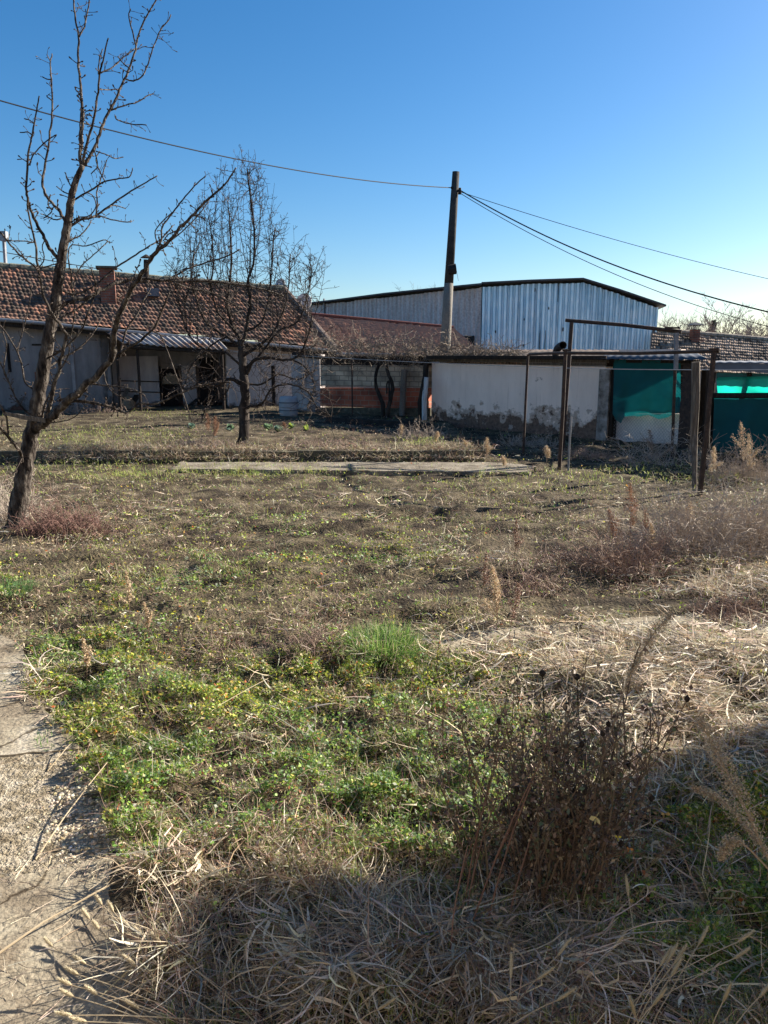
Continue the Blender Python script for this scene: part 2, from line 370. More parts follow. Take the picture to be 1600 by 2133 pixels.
def slab(name, pts, z0, z1, mat, jag=.02, kind='structure', n=10, bumpy=.006):
    """flat paving with a ragged outline"""
    poly = []
    for i in range(len(pts)):
        a = Vector(pts[i]); b = Vector(pts[(i+1) % len(pts)]); m = max(2, int((b-a).length/.06)) if jag else 1
        m = min(m, 60)
        for k in range(m):
            p = a.lerp(b, k/m); q = jag*(random.random()-.5)*2
            poly.append(Vector((p.x+q, p.y+jag*(random.random()-.5)*2, z1)))
    mb = MB(); mb.prism([Vector((p.x, p.y, z0)) for p in poly], (0, 0, z1-z0))
    o = mb.build(name, mat)
    if kind: tag(o, kind=kind)
    return o
P2 = lambda px, py: gp(px, py).to_2d()
slab('path', [(-7, P2(0, 1322).y), P2(0, 1325), P2(52, 1345), P2(58, 1440), P2(110, 1500), P2(172, 1562), P2(120, 1570), P2(0, 1578), (-7, P2(0, 1570).y)], -.05, .014, 'concrete', .012)
slab('path', [(-6, P2(0, 1566).y), P2(-20, 1566), P2(120, 1560), P2(178, 1566), P2(215, 1640), P2(245, 1705), P2(280, 1800), P2(120, 1830), P2(0, 1850), (-6, P2(0, 1850).y)], -.05, .006, 'rubble', .02)
slab('path', [(-5, P2(0, 1840).y), P2(0, 1838), P2(120, 1820), P2(250, 1790), P2(300, 1800), P2(345, 1860), P2(420, 1960), P2(500, 2133), P2(560, 2400), (-.2, 1.0), (-5, 1.0)], -.05, .02, 'concrete', .006)
slab('path', [P2(880, 1335), P2(1000, 1318), P2(1300, 1292), P2(1600, 1280), P2(1800, 1290), P2(2000, 1700), P2(1640, 1790), P2(1500, 1600), P2(1300, 1470), P2(1050, 1400), P2(900, 1372)], -.08, .02, 'concrete', .02)
slab('path', [(-3.3, 11.72), P2(1100, 990), P2(1118, 978), (1.9, 12.45), (-3.3, 12.5)], -.05, .045, 'dullconc', .05)
# terrace kerb: old cast blocks, each its own piece
x = -9.0; i = 0
where = ['far left end, hidden by the leaning tree', 'left of the leaning tree', 'behind the leaning tree', 'right of the leaning tree', 'under the mossy grass', 'left of the dark trunk', 'just left of the dark trunk', 'below the dark trunk', 'just right of the dark trunk',
         'below the cabbages', 'below the raised bed corner', 'under the dry weeds', 'second from the open end', 'at the open right end']
while x < 1.65:
    L_ = min(.72 + random.random()*.25, 1.72-x)
    if L_ < .15: break
    mb = MB(); c = Vector((x+L_/2, KERB_Y+random.uniform(-.015, .015), .06))
    mb.box(c, (L_-.02, .09, .21+random.uniform(-.02, .02)), random.uniform(-.02, .02), random.uniform(-.04, .04), random.uniform(-.02, .02))
    o = mb.build('kerb_block', 'kerb', base=(c.x, c.y, 0))
    tag(o, 'mossy concrete kerb block of the terrace edge, ' + where[min(i, 13)], 'kerb', 'kerb blocks along the terrace edge')
    x += L_; i += 1

# ================================================================ TREES
def tree_limb(mb, pts, w0, w1, Y0, dY, tw, spur=1.0, spurlen=(.02, .09), fine=5, n=7, twiglen=0, sub=4, wob=.12, jit=.5):
    """limb traced as photo pixels, set at depth Y0..Y0+dY; spurs go to the mesh tw"""
    P = smooth_path(pts, sub); m = len(P); W = []
    for i, p in enumerate(P):
        f = i/(m-1); Yd = Y0+dY*f
        W.append(at(p[0], p[1], Yd))
    rad = [(w0+(w1-w0)*(i/(m-1))**.8)/2/FPX*(Y0+dY*i/(m-1)) for i in range(m)]
    W = [W[0]] + [q+Vector((random.gauss(0, .5), random.gauss(0, .5), random.gauss(0, .5)))*rad[k+1]*jit for k, q in enumerate(W[1:])]
    mb.tube(W, rad, n, wob=wob)
    # spurs
    if spur:
        for i in range(1, m):
            seg = (W[i]-W[i-1]); L = seg.length; k = np.random.default_rng(abs(hash((round(pts[0][0]), i, m))) % 99999).poisson(L*13*spur)
            for _ in range(k):
                p = W[i-1].lerp(W[i], random.random()); ax = seg.normalized()
                d = ax.orthogonal().normalized(); d.rotate(Matrix.Rotation(random.uniform(0, 6.28), 3, ax))
                d = (d+ax*random.uniform(.0, .8)+Vector((0, 0, .15))).normalized()
                l = random.uniform(*spurlen)
                if random.random() < .14: l *= 2.6
                twig(tw, p, d, l, max(.0022, min(rad[i]*.45, .0050)), fine)
    return W, rad
def twig(mb, p, d, l, r, n=4, bud=True):
    """short crooked spur with a bud"""
    q = Vector(p); pts = [q]; k = 3 if l < .12 else 5; R_ = [r]
    for i in range(k):
        d = (d+Vector((random.gauss(0, .28), random.gauss(0, .28), random.gauss(.06, .28)))).normalized()
        q = q+d*l/k; pts.append(q); R_.append(r*(1-.4*(i+1)/k))
    if bud:
        pts.append(q+d*r*2); R_[-1] = r*1.7; R_.append(r*.5)
    mb.tube(pts, R_, n, cap=False)
    if l > .12:
        for j in range(random.randint(1, 3)):
            a = pts[random.randint(1, k-1)]
            e = (d+Vector((random.gauss(0, .8), random.gauss(0, .8), random.gauss(0, .6)))).normalized()
            twig(mb, a, e, random.uniform(.02, .05), r*.8, n)
random.seed(21)
Y1 = 7.5
t1 = thing('pear_tree', 'large bare pear tree with a leaning forked trunk at the left edge', 'tree', gp(30, 1110))
tr = MB(); lb = MB(); tw = MB()
tree_limb(tr, [(22, 1135), (30, 1100), (47, 1000), (58, 944), (69, 894), (79, 840), (91, 763), (104, 691), (115, 632), (124, 570), (129, 537), (137, 487), (144, 450), (150, 406), (159, 375), (172, 345)], 39, 10, Y1, -.1, tw, .25, n=18, sub=6, wob=.10, jit=.13)
tr.build('trunk', 'bark', t1, smooth=True)
LIMBS = [  # points, w0, w1, dY, spur
 ([(172, 347), (167, 328), (170, 281), (172, 244), (170, 203), (166, 156), (163, 125), (164, 75), (156, 31), (153, -15), (150, -60)], 9, 2.4, .3),
 ([(164, 77), (175, 56), (183, 20), (189, -20), (196, -70)], 4, 2, .1),
 ([(167, 330), (166, 280), (169, 240), (171, 205)], 4, 3, .1),
 ([(172, 347), (178, 312), (186, 281), (195, 250), (203, 203), (208, 156), (215, 125), (220, 100), (226, 80)], 7, 2.4, -.3),
 ([(205, 155), (207, 125), (214, 102)], 3, 2, 0), ([(176, 318), (182, 290), (192, 262)], 3, 2, .1),
 ([(176, 345), (195, 312), (206, 281), (218, 250), (231, 225), (243, 203), (256, 172), (269, 144), (280, 112), (287, 78), (300, 44), (318, 12), (334, -15)], 8, 2.4, .5),
 ([(283, 94), (275, 62), (268, 31), (272, 20)], 3.4, 2, -.2), ([(262, 165), (278, 168), (296, 160), (306, 140), (319, 100), (335, 62), (350, 44), (356, 31)], 3.6, 2, .2),
 ([(231, 230), (262, 219), (287, 212), (308, 199), (320, 195)], 3.4, 2, .3), ([(240, 243), (245, 250), (270, 258), (305, 260)], 3.2, 2, -.2),
 ([(210, 152), (235, 140), (256, 120), (283, 100)], 3.4, 2.2, .4), ([(272, 145), (255, 130), (246, 118)], 3, 2, .2), ([(204, 186), (225, 187), (248, 186)], 2.8, 2, .3),
 ([(200, 315), (222, 322), (240, 330), (257, 327)], 2.8, 2, .2), ([(196, 312), (203, 345), (190, 362)], 2.8, 2, .1),
 ([(122, 540), (103, 516), (94, 497), (75, 462), (62, 431), (57, 406), (56, 375), (58, 328), (64, 297), (70, 265), (77, 228), (82, 200)], 9, 2.4, -.4),
 ([(62, 345), (68, 325), (85, 305), (102, 290), (118, 280)], 3.4, 2, -.1), ([(68, 283), (58, 275), (42, 276)], 3, 2, .1), ([(72, 257), (60, 250), (51, 247)], 2.6, 2, .1),
 ([(140, 465), (131, 450), (119, 434), (97, 409), (89, 381), (94, 344), (101, 300), (108, 250), (109, 203), (106, 156), (105, 131), (109, 112)], 8, 2.2, .4),
 ([(110, 210), (100, 203), (97, 198)], 2.6, 2, 0), ([(108, 165), (100, 165), (88, 160)], 2.6, 2, 0), ([(105, 128), (100, 118), (98, 113)], 2.4, 1.8, 0),
 ([(146, 472), (166, 459), (191, 453), (203, 447), (225, 431), (266, 403), (297, 384), (328, 366)], 7, 2.2, .3),
 ([(200, 449), (203, 425), (202, 400), (210, 372), (217, 353), (222, 334)], 4, 2, .2), ([(205, 449), (240, 459), (270, 463), (273, 459)], 3.2, 2, .3),
 ([(150, 462), (165, 452), (185, 450), (200, 430), (195, 410), (182, 400)], 3, 2, -.4), ([(228, 430), (240, 428), (262, 434)], 2.6, 2, .2),
 ([(153, 418), (188, 397), (219, 378), (250, 372), (270, 368), (277, 350)], 4.5, 2, .1), ([(219, 378), (205, 350), (200, 330), (208, 315)], 3, 2, .2),
 ([(145, 405), (130, 398), (118, 388)], 3, 2, -.2), ([(150, 392), (140, 372), (137, 360)], 3, 2, -.2), ([(128, 455), (115, 458), (98, 450), (85, 445)], 3.4, 2, -.2),
 ([(105, 405), (100, 425), (108, 440), (90, 455)], 3, 2, .1), ([(142, 500), (165, 492), (185, 470), (190, 458)], 3.6, 2, .2),
 ([(92, 890), (97, 870), (113, 804), (126, 752), (137, 705), (128, 681), (105, 647), (89, 607), (79, 555), (73, 502), (60, 450), (57, 405)], 12, 3, -.7),
 ([(84, 570), (66, 550), (40, 530), (18, 505), (0, 484), (-20, 470)], 5, 3, -.2), ([(72, 505), (50, 502), (28, 502), (14, 500)], 3, 2, -.2),
 ([(80, 560), (92, 540), (88, 515), (95, 498)], 3, 2, -.1), ([(79, 560), (108, 552), (130, 545)], 3, 2, -.3),
 ([(72, 896), (108, 871), (141, 839), (184, 799), (230, 753), (236, 712), (244, 673), (257, 634), (283, 589), (302, 560), (323, 526), (344, 511), (375, 475), (406, 444), (437, 412), (469, 384), (492, 350)], 22, 2.6, -1.2),
 ([(326, 522), (336, 500), (337, 475), (359, 444), (381, 416), (406, 387), (428, 366)], 5, 2.2, .1), ([(344, 511), (328, 505), (324, 480), (345, 455), (365, 438)], 3.2, 2, .1),
 ([(375, 478), (352, 488), (340, 502)], 3, 2, .1), ([(344, 510), (380, 482), (420, 440), (440, 410)], 3, 2, .2),
 ([(231, 752), (262, 728), (289, 712), (305, 698), (322, 682), (340, 640), (352, 610)], 8, 3, -.3), ([(318, 690), (335, 700), (350, 735), (370, 790), (385, 830), (400, 880)], 3.4, 2, -.2),
 ([(236, 720), (236, 690), (234, 655)], 3.5, 2, .2), ([(250, 745), (262, 690), (285, 655), (300, 625), (315, 600)], 5, 2.5, .2),
 ([(121, 600), (150, 612), (190, 600), (241, 558), (283, 531), (312, 512), (337, 497), (360, 470)], 5.5, 2.4, .5),
 ([(115, 652), (147, 628), (184, 618), (210, 605), (236, 592), (262, 584), (302, 580), (352, 585), (420, 585), (470, 590), (520, 596), (560, 606), (590, 616)], 11, 3, .9),
 ([(352, 584), (367, 573), (394, 558), (420, 550), (470, 535), (500, 520)], 5, 2.4, .3), ([(362, 588), (394, 600), (440, 610), (500, 640)], 4, 2.2, .3),
 ([(110, 672), (130, 660), (165, 640), (200, 610), (210, 600)], 5, 2.6, .4),
 ([(104, 872), (144, 838), (189, 838), (223, 844), (262, 859), (289, 841), (328, 841), (381, 817), (430, 800), (480, 795)], 9, 2.6, -.5),
 ([(120, 835), (150, 825), (184, 802), (228, 804), (276, 810), (302, 825)], 5, 2.2, -.3), ([(215, 765), (222, 800), (240, 820), (262, 830)], 3, 2, -.1),
 ([(96, 770), (120, 752), (160, 728), (190, 700), (210, 665)], 6, 2.6, .4), ([(100, 745), (128, 730), (168, 690), (180, 660), (200, 600), (190, 560)], 5, 2.4, -.5),
 ([(84, 880), (95, 840), (110, 808), (120, 780), (140, 745), (146, 720)], 5, 2.5, -.3),
 ([(46, 972), (44, 944), (23, 917), (0, 891), (-30, 870)], 9, 5, -.5), ([(18, 905), (14, 871), (0, 845), (-25, 820)], 5, 3, -.3),
 ([(66, 870), (36, 835), (20, 799), (3, 760), (-15, 720)], 4.5, 2.4, -.3), ([(79, 820), (52, 796), (46, 763), (36, 734), (16, 698), (0, 678), (-20, 660)], 5, 2.6, .3),
 ([(36, 734), (45, 700), (60, 640), (66, 590)], 3, 2, .2), ([(20, 800), (8, 770), (14, 720), (6, 690)], 3, 2, .1), ([(90, 873), (110, 880), (150, 872), (175, 850)], 3, 2, -.3),
 ([(148, 560), (150, 600), (155, 640), (150, 690), (140, 715)], 4, 2.4, .3), ([(145, 560), (142, 530), (150, 510), (180, 512), (215, 500), (228, 505)], 3.4, 2, .3),
 ([(152, 600), (165, 560), (190, 535), (212, 515), (225, 503)], 3, 2, .2), ([(135, 510), (150, 500), (158, 490)], 3, 2, .2)]
for pts, w0, w1, dY in LIMBS:
    tree_limb(lb, pts, w0*.86, w1, Y1-.05, dY, tw, 1.6)
random.seed(5)
crown = lb.build('branches', 'bark', t1, smooth=True); tw.build('spur_twigs', 'twig', t1)
# weathered board wedged in the fork
mb = MB(); a = at(5, 856, 7.3); b = at(93, 874, 7.3); v = (b-a)
mb.prism([a, a+Vector((0, 0, -.035)), a.lerp(b, .5)+Vector((0, 0, -.042)), b+Vector((0, .0, -.03)), b+Vector((0, 0, .012)), a.lerp(b, .5)+Vector((0, 0, .0))], (0, .025, 0))
tag(mb.build('wooden_board', 'wood', base=b), 'weathered narrow board nailed across the leaning trunk of the left tree', 'board')

# second pear tree
random.seed(31)
Y2 = 14.6
t2 = thing('pear_tree', 'smaller bare pear tree with dark upright trunk and dense upright shoots on the terrace', 'tree', gp(505, 938, .13))
tr = MB(); lb = MB(); tw = MB()
tree_limb(tr, [(504, 950), (504, 930), (508, 890), (509, 852), (510, 799), (506, 760), (503, 721)], 26, 15, Y2, 0, tw, 0, n=14, sub=4, wob=.22, jit=.25)
tr.build('trunk', 'barkdark', t2, smooth=True)
L2 = [([(503, 724), (495, 697), (480, 668), (474, 637), (477, 602), (482, 550), (480, 480), (475, 420)], 11, 2.2, .4),
 ([(504, 724), (514, 681), (522, 629), (516, 589), (527, 550), (530, 480), (522, 410), (515, 350)], 9, 2.2, -.2),
 ([(511, 785), (527, 752), (558, 745), (590, 750), (620, 742), (640, 705), (650, 660)], 9, 2.4, -.5), ([(508, 805), (480, 789), (453, 802), (419, 797), (390, 812), (370, 800)], 9, 3, -.6),
 ([(512, 850), (530, 845), (548, 839), (564, 812), (600, 800), (640, 815), (662, 850), (690, 868)], 6, 2.2, -.6), ([(497, 720), (472, 702), (432, 676), (411, 629), (400, 580), (405, 520)], 8, 2.2, .5),
 ([(509, 740), (540, 720), (564, 700), (590, 650), (600, 600), (605, 530)], 7, 2.2, .3), ([(508, 770), (545, 735), (580, 690), (620, 670), (640, 620), (650, 560)], 6, 2, -.4),
 ([(500, 760), (470, 735), (430, 730), (395, 700), (375, 640), (365, 570)], 6, 2, -.3), ([(514, 690), (545, 670), (560, 620), (565, 560), (572, 480)], 5, 2, .2),
 ([(490, 690), (455, 650), (440, 600), (445, 540), (435, 450)], 5, 2, -.3), ([(600, 748), (630, 760), (655, 800), (640, 850)], 4, 2, -.2), ([(510, 800), (545, 800), (580, 780), (620, 790), (660, 770)], 5, 2, .4),
 ([(480, 790), (470, 820), (430, 850), (420, 880)], 4, 2, -.3), ([(472, 702), (440, 720), (400, 760), (385, 800)], 4, 2, .2)]
sil = lambda x: np.interp(x, [340, 380, 400, 430, 470, 512, 540, 575, 610, 640, 665, 690], [560, 480, 440, 360, 315, 300, 340, 385, 455, 520, 470, 580])
anchors = []
for pts, w0, w1, dY in L2:
    W, rd = tree_limb(lb, pts, w0, w1, Y2, dY, tw, .5, (.04, .16), 3, 6)
    anchors += [(w_, (800+FPX*w_.x/(w_.y*CP-(w_.z-EYE)*SP))) for w_ in W[4:]]
for k in range(84):                                   # upright water shoots
    x = random.uniform(342, 690); c = [a for a in anchors if abs(a[1]-x) < 35 and a[0].z > 1.9] or anchors
    a = random.choice(c)[0]; top = sil(x)+abs(random.gauss(0, 55))*random.choice([.3, 1, 1.6])
    q = at(x, top, a.y+random.uniform(-.2, .2))
    if q.z < a.z+.15: continue
    n = 7; pts = []; side = Vector((random.gauss(0, .10), random.gauss(0, .1), 0))
    for i in range(n+1):
        f = i/n; pts.append(a.lerp(q, f)+side*math.sin(f*math.pi)+Vector((random.gauss(0, .009), random.gauss(0, .009), 0)))
    r = random.uniform(.0055, .009); lb.tube(pts, [r*(1-.68*i/n) for i in range(n+1)], 5, cap=False)
    for i in range(1, n+1):
        for _ in range(random.choice([1, 2, 3, 3])):
            p = pts[i-1].lerp(pts[i], random.random())
            d = Vector((random.gauss(0, 1), random.gauss(0, .7), random.uniform(.1, 1.1))).normalized()
            twig(tw, p, d, random.uniform(.04, .3)*(1.2-.5*i/n), .0042, 3, False)
for k in range(900):                                   # fine interior twigs, some drooping
    a = random.choice(anchors)[0]; d = Vector((random.gauss(0, 1), random.gauss(0, .8), random.gauss(.0, .75))).normalized()
    twig(tw, a, d, random.uniform(.15, .72), .0055, 3, False)
lb.build('branches', 'barkdark', t2, smooth=True); tw.build('spur_twigs', 'twig', t2)

# distant bare trees and bushes
def far_tree(px, base_py, top_py, wpx, Yd, label, seed, cat='tree', n0=5, name='bare_tree', group='trees beyond the sheds', cone=False):
    random.seed(seed); a = gp(px, base_py); zt = at(px, top_py, Yd).z; a = Vector((at(px, 700, Yd).x, Yd, 0))
    t = thing(name, label, cat, a, group); tr = MB(); tw = MB(); Hh = zt; wd = wpx/FPX*Yd
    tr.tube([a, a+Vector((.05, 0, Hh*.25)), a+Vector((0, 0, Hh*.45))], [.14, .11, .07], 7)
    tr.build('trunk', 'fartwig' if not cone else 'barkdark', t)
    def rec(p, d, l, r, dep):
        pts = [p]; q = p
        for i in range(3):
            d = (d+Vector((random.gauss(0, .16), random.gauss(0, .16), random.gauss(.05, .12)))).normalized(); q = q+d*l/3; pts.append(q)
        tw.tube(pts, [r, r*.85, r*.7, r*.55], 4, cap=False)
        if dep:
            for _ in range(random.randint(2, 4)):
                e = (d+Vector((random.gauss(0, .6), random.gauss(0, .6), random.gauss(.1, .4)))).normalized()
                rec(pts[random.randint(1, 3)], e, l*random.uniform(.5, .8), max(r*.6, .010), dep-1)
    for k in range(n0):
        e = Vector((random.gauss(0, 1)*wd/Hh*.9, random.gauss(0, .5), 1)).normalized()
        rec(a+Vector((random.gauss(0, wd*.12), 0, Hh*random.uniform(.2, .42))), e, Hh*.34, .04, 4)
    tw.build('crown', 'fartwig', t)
far_tree(878, 740, 572, 60, 60, 'small bare tree showing over the warehouse eave just left of the pole', 1, n0=6)
far_tree(1395, 720, 655, 50, 62, 'low bare tree just right of the warehouse gable end', 2, n0=6)
far_tree(1510, 720, 632, 70, 44, 'tall thin bare tree behind the right tiled roof, right of the capped chimney', 3, n0=7)
far_tree(1568, 720, 668, 60, 50, 'bushy bare tree behind the right tiled roof near the picture edge', 4, n0=8)
far_tree(1445, 720, 664, 50, 66, 'faint bare tree left of the capped chimney on the right roof', 6, n0=6)
far_tree(1620, 720, 660, 60, 58, 'bare tree at the right picture edge beyond the tiled roof', 8, n0=8)
far_tree(1420, 720, 648, 60, 56, 'thin bare tree between the warehouse gable and the capped chimney', 12, n0=7)
far_tree(1590, 720, 640, 60, 46, 'tall bare tree cut by the right picture edge above the tiled roof', 13, n0=8)
far_tree(1540, 720, 680, 50, 40, 'dense low bare bush standing over the right roof ridge', 9, n0=9)
# conifer tips
def conifer(px, top_py, wpx, Yd, label, seed):
    rg = np.random.default_rng(seed); b = at(px, 700, Yd); b.z = 0; zt = at(px, top_py, Yd).z; wd = wpx/FPX*Yd/2
    t = thing('conifer', label, 'tree', b, 'trees beyond the sheds')
    MB().tube([b, b+Vector((0, 0, zt*.9))], [.12, .03], 6).build('trunk', 'barkdark', t)
    N = 2600; f = rg.random(N)**.7; z = zt*(.15+.85*(1-f)); rr = wd*f**.8*rg.uniform(.3, 1.05, N)*(.8+.3*np.sin(z*9)); an = rg.uniform(0, 6.283, N)
    c = np.stack([b.x+rr*np.cos(an), b.y+rr*np.sin(an), z], -1); s = .11
    V = c[:, None, :]+rg.normal(0, s, (N, 3, 3))*np.array([1, 1, .6])
    mesh_obj('crown', V.reshape(-1, 3), np.arange(N*3).reshape(-1, 3), M['leaf'], t, cols=np.repeat(np.array([[.03, .045, .03]])*rg.uniform(.5, 1.5, (N, 1)), 3, 0))
conifer(1484, 668, 26, 46, 'dark conifer tip behind the capped chimney on the right roof', 1)
conifer(1471, 688, 20, 45, 'lower rounded dark conifer left of the taller conifer tip', 2)

# ================================================================ BUILDINGS
def tiled_roof(name, A, B, C, D, parent, nc, nr, seed=0, dark=.25, base=(.36, .13, .07), sag=.0, mat='clay', amp=.035, var=.9):
    """ridge A->B, eave D->C; interlocking clay tiles with stepped courses"""
    rg = np.random.default_rng(seed); su = 6; sv = 3
    U = np.linspace(0, nc, nc*su+1); cols = []; V = []; rows = []
    A, B, C, D = [np.array(p, float) for p in (A, B, C, D)]
    nrm = np.cross(B-A, D-A); nrm /= np.linalg.norm(nrm); nrm *= np.sign(nrm[2]) or 1
    tcol = rg.random((nr+1, nc+1)); jit = rg.normal(0, .012, (nr+1, nc+1)); hue = fbm(np.arange(nc+1)[None, :]*.12+seed, np.arange(nr+1)[:, None]*.25, seed+3, 3)
    for r in range(nr):
        for j in range(sv):
            vv = (r+min(j/(sv-1), .999))/nr; rows.append((r, vv, j/(sv-1)))
    for r, vv, f in rows:
        v = min(vv, 1); u = U/nc; pt = (A[None]*(1-u[:, None])+B[None]*u[:, None])*(1-v)+(D[None]*(1-u[:, None])+C[None]*u[:, None])*v
        ci = np.clip(U.astype(int), 0, nc-1); fr = U-ci
        h = amp*(.35+.65*np.abs(np.sin((fr+.5*f*0)*math.pi)))+.045*f + jit[r, ci]*1
        h = h + np.where(fr > .85, .02, 0) - sag*np.sin(u*math.pi)*np.sin(v*math.pi)
        V.append(pt+nrm[None]*h[:, None])
        k = 1-var*.5+var*tcol[r, ci]; d = (hue[r, ci] < .44+dark*.25)*.55*(var > .5)
        c = np.array(base)[None]*k[:, None]; g_ = np.array([.10, .075, .06])[None]*(.6+.7*tcol[r, ci])[:, None]
        mixf = np.clip(d+.5*(tcol[r, ci] < dark), 0, 1)[:, None]
        cols.append(c*(1-mixf)+g_*mixf)
    V = np.array(V); n, m = V.shape[:2]; I = np.arange(n*m).reshape(n, m)
    F = np.stack([I[:-1, :-1], I[1:, :-1], I[1:, 1:], I[:-1, 1:]], -1).reshape(-1, 4)
    return mesh_obj(name, V.reshape(-1, 3), F, M[mat], parent, cols=np.array(cols).reshape(-1, 3))
def wallpoly(plane, pix, off, thick, mat, name, parent, frame=None):
    mb = MB(); pts = [plane.hit(px, py, off) for px, py in pix]
    mb.prism(pts, plane.n*thick, uv=(plane.a, plane.d)); return mb.build(name, mat, parent)

# ---- left tiled house
HW = Plane((-15.5, 21.9), (-2.3, 25.9))
hs = thing('tiled_house', 'long low old house with sagging clay tile roof and grey plaster walls at left', 'house', HW.pt(8, 0))
def zrect(plane, px0, px1, z0, py1, off, thick, mat, name, parent):
    a = plane.hit(px0, py1, off); b = plane.hit(px1, py1, off)
    mb = MB(); mb.prism([Vector((a.x, a.y, z0)), Vector((b.x, b.y, z0)), b, a], plane.n*thick, uv=(plane.a, plane.d)); return mb.build(name, mat, parent)
def pzrect(plane, px0, py0, px1, py1, off, thick, mat, name, parent):
    """rectangle between two photo corners, vertical sides in the world"""
    a = plane.hit(px0, py0, off); b = plane.hit(px1, py1, off)
    mb = MB(); mb.prism([Vector((a.x, a.y, b.z)), Vector((b.x, b.y, b.z)), Vector((b.x, b.y, a.z)), a], plane.n*thick, uv=(plane.a, plane.d)); return mb.build(name, mat, parent)
# eave/ridge corners
eL = HW.hit(-260, 640, -.35); eR = HW.hit(700, 729, -.35); rL = HW.hit(-260, 536, 2.9); rR = HW.hit(592, 604, 2.9)
wallL = HW.hit(-260, 700, 0); wallR = HW.hit(655, 730, 0)
mb = MB(); mb.prism([Vector((wallL.x, wallL.y, -.1)), HW.hit(225, 860, 0)*1, HW.hit(225, 674, 0), Vector((wallL.x, wallL.y, eL.z-.05))], HW.n*.3, uv=(HW.a, HW.d))
mb.V[1].z = -.1; mb.V[5].z = -.1; mb.build('wall', 'plasterg', hs)
# porch: recessed wall, side returns
zrect(HW, 225, 500, -.1, 700, 1.3, .25, 'plasterg', 'wall', hs)
zrect(HW, 470, 655, -.1, 722, 0, .3, 'plasterw', 'wall', hs)
mb = MB(); q = HW.hit(225, 700, .0); mb.prism([Vector((q.x, q.y, -.1)), Vector((q.x, q.y, 2.6)), Vector((q.x, q.y, 2.6))+HW.n*1.5, Vector((q.x, q.y, -.1))+HW.n*1.5], HW.d*-.25); mb.build('wall', 'plasterg', hs)
# rear wall and gable
mb = MB(); a = HW.hit(-260, 700, 5.8); b = HW.hit(640, 700, 5.8)
mb.prism([Vector((a.x, a.y, -.1)), Vector((b.x, b.y, -.1)), Vector((b.x, b.y, 2.3)), Vector((a.x, a.y, 2.3))], HW.n*.25, uv=(HW.a, HW.d)); mb.build('wall', 'plasterg', hs)
mb = MB(); p0 = HW.hit(640, 730, .3); p1 = p0+HW.n*5.5
mb.prism([Vector((p0.x, p0.y, -.1)), Vector((p1.x, p1.y, -.1)), Vector((p1.x, p1.y, 2.2)), Vector(((p0.x+p1.x)/2, (p0.y+p1.y)/2, 3.3)), Vector((p0.x, p0.y, 2.2))], HW.d*-.25); mb.build('gable_wall', 'plasterg', hs)
roof = tiled_roof('roof', rL, rR, eR, eL, hs, 104, 14, 2, .5, (.26, .13, .085), sag=.08, amp=.026, var=.55)
bk = tiled_roof('roof', rR+HW.d*.0, rL, HW.hit(-260, 700, 6.2)*1, HW.hit(640, 700, 6.2)*1, hs, 60, 8, 5, .4)
for v_ in (0,): pass
ridge = MB(); n = 40
for i in range(n):
    a = rL.lerp(rR, i/n); b = rL.lerp(rR, (i+1.12)/n); ridge.tube([a+Vector((0, 0, .03)), b+Vector((0, 0, .03+random.uniform(0, .03)))], [.13, .105], 8)
rd = ridge.build('ridge_tiles', pm('mossy_ridge', [(.3, (.12, .10, .08)), (.6, (.2, .2, .15)), (.75, (.28, .26, .2))], 3, .95, .6), roof)
vb = MB(); n = 16
for i in range(n):
    a = rR.lerp(eR, i/n); b = rR.lerp(eR, (i+1.1)/n); vb.tube([a+Vector((0, 0, .05)), b+Vector((0, 0, .07))], [.10, .085], 7)
vb.build('verge_tiles', 'clay2' if 'clay2' in M else pm('verge_tile', [(.3, (.2, .13, .1)), (.6, (.33, .25, .2))], 3, .9, .5), roof)
g = MB(); m = 14; g.tube([eL.lerp(eR, i/m)+Vector((0, 0, -.03))-HW.n*.06+Vector((0, 0, random.uniform(-.012, .012))) for i in range(m+1)], .055, 8); g.build('gutter', 'gutter', hs)
mb = MB(); mb.prism([eL-Vector((0, 0, .06)), eR-Vector((0, 0, .06)), eR-Vector((0, 0, .2)), eL-Vector((0, 0, .2))], HW.n*.1); mb.build('eave_board', 'wooddark', hs)
mb = MB(); mb.prism([eL-Vector((0, 0, .08))+HW.n*.1, eR-Vector((0, 0, .08))+HW.n*.1, eR-Vector((0, 0, .08))+HW.n*.5, eL-Vector((0, 0, .08))+HW.n*.5], (0, 0, -.03)); mb.build('soffit', 'dark', hs)
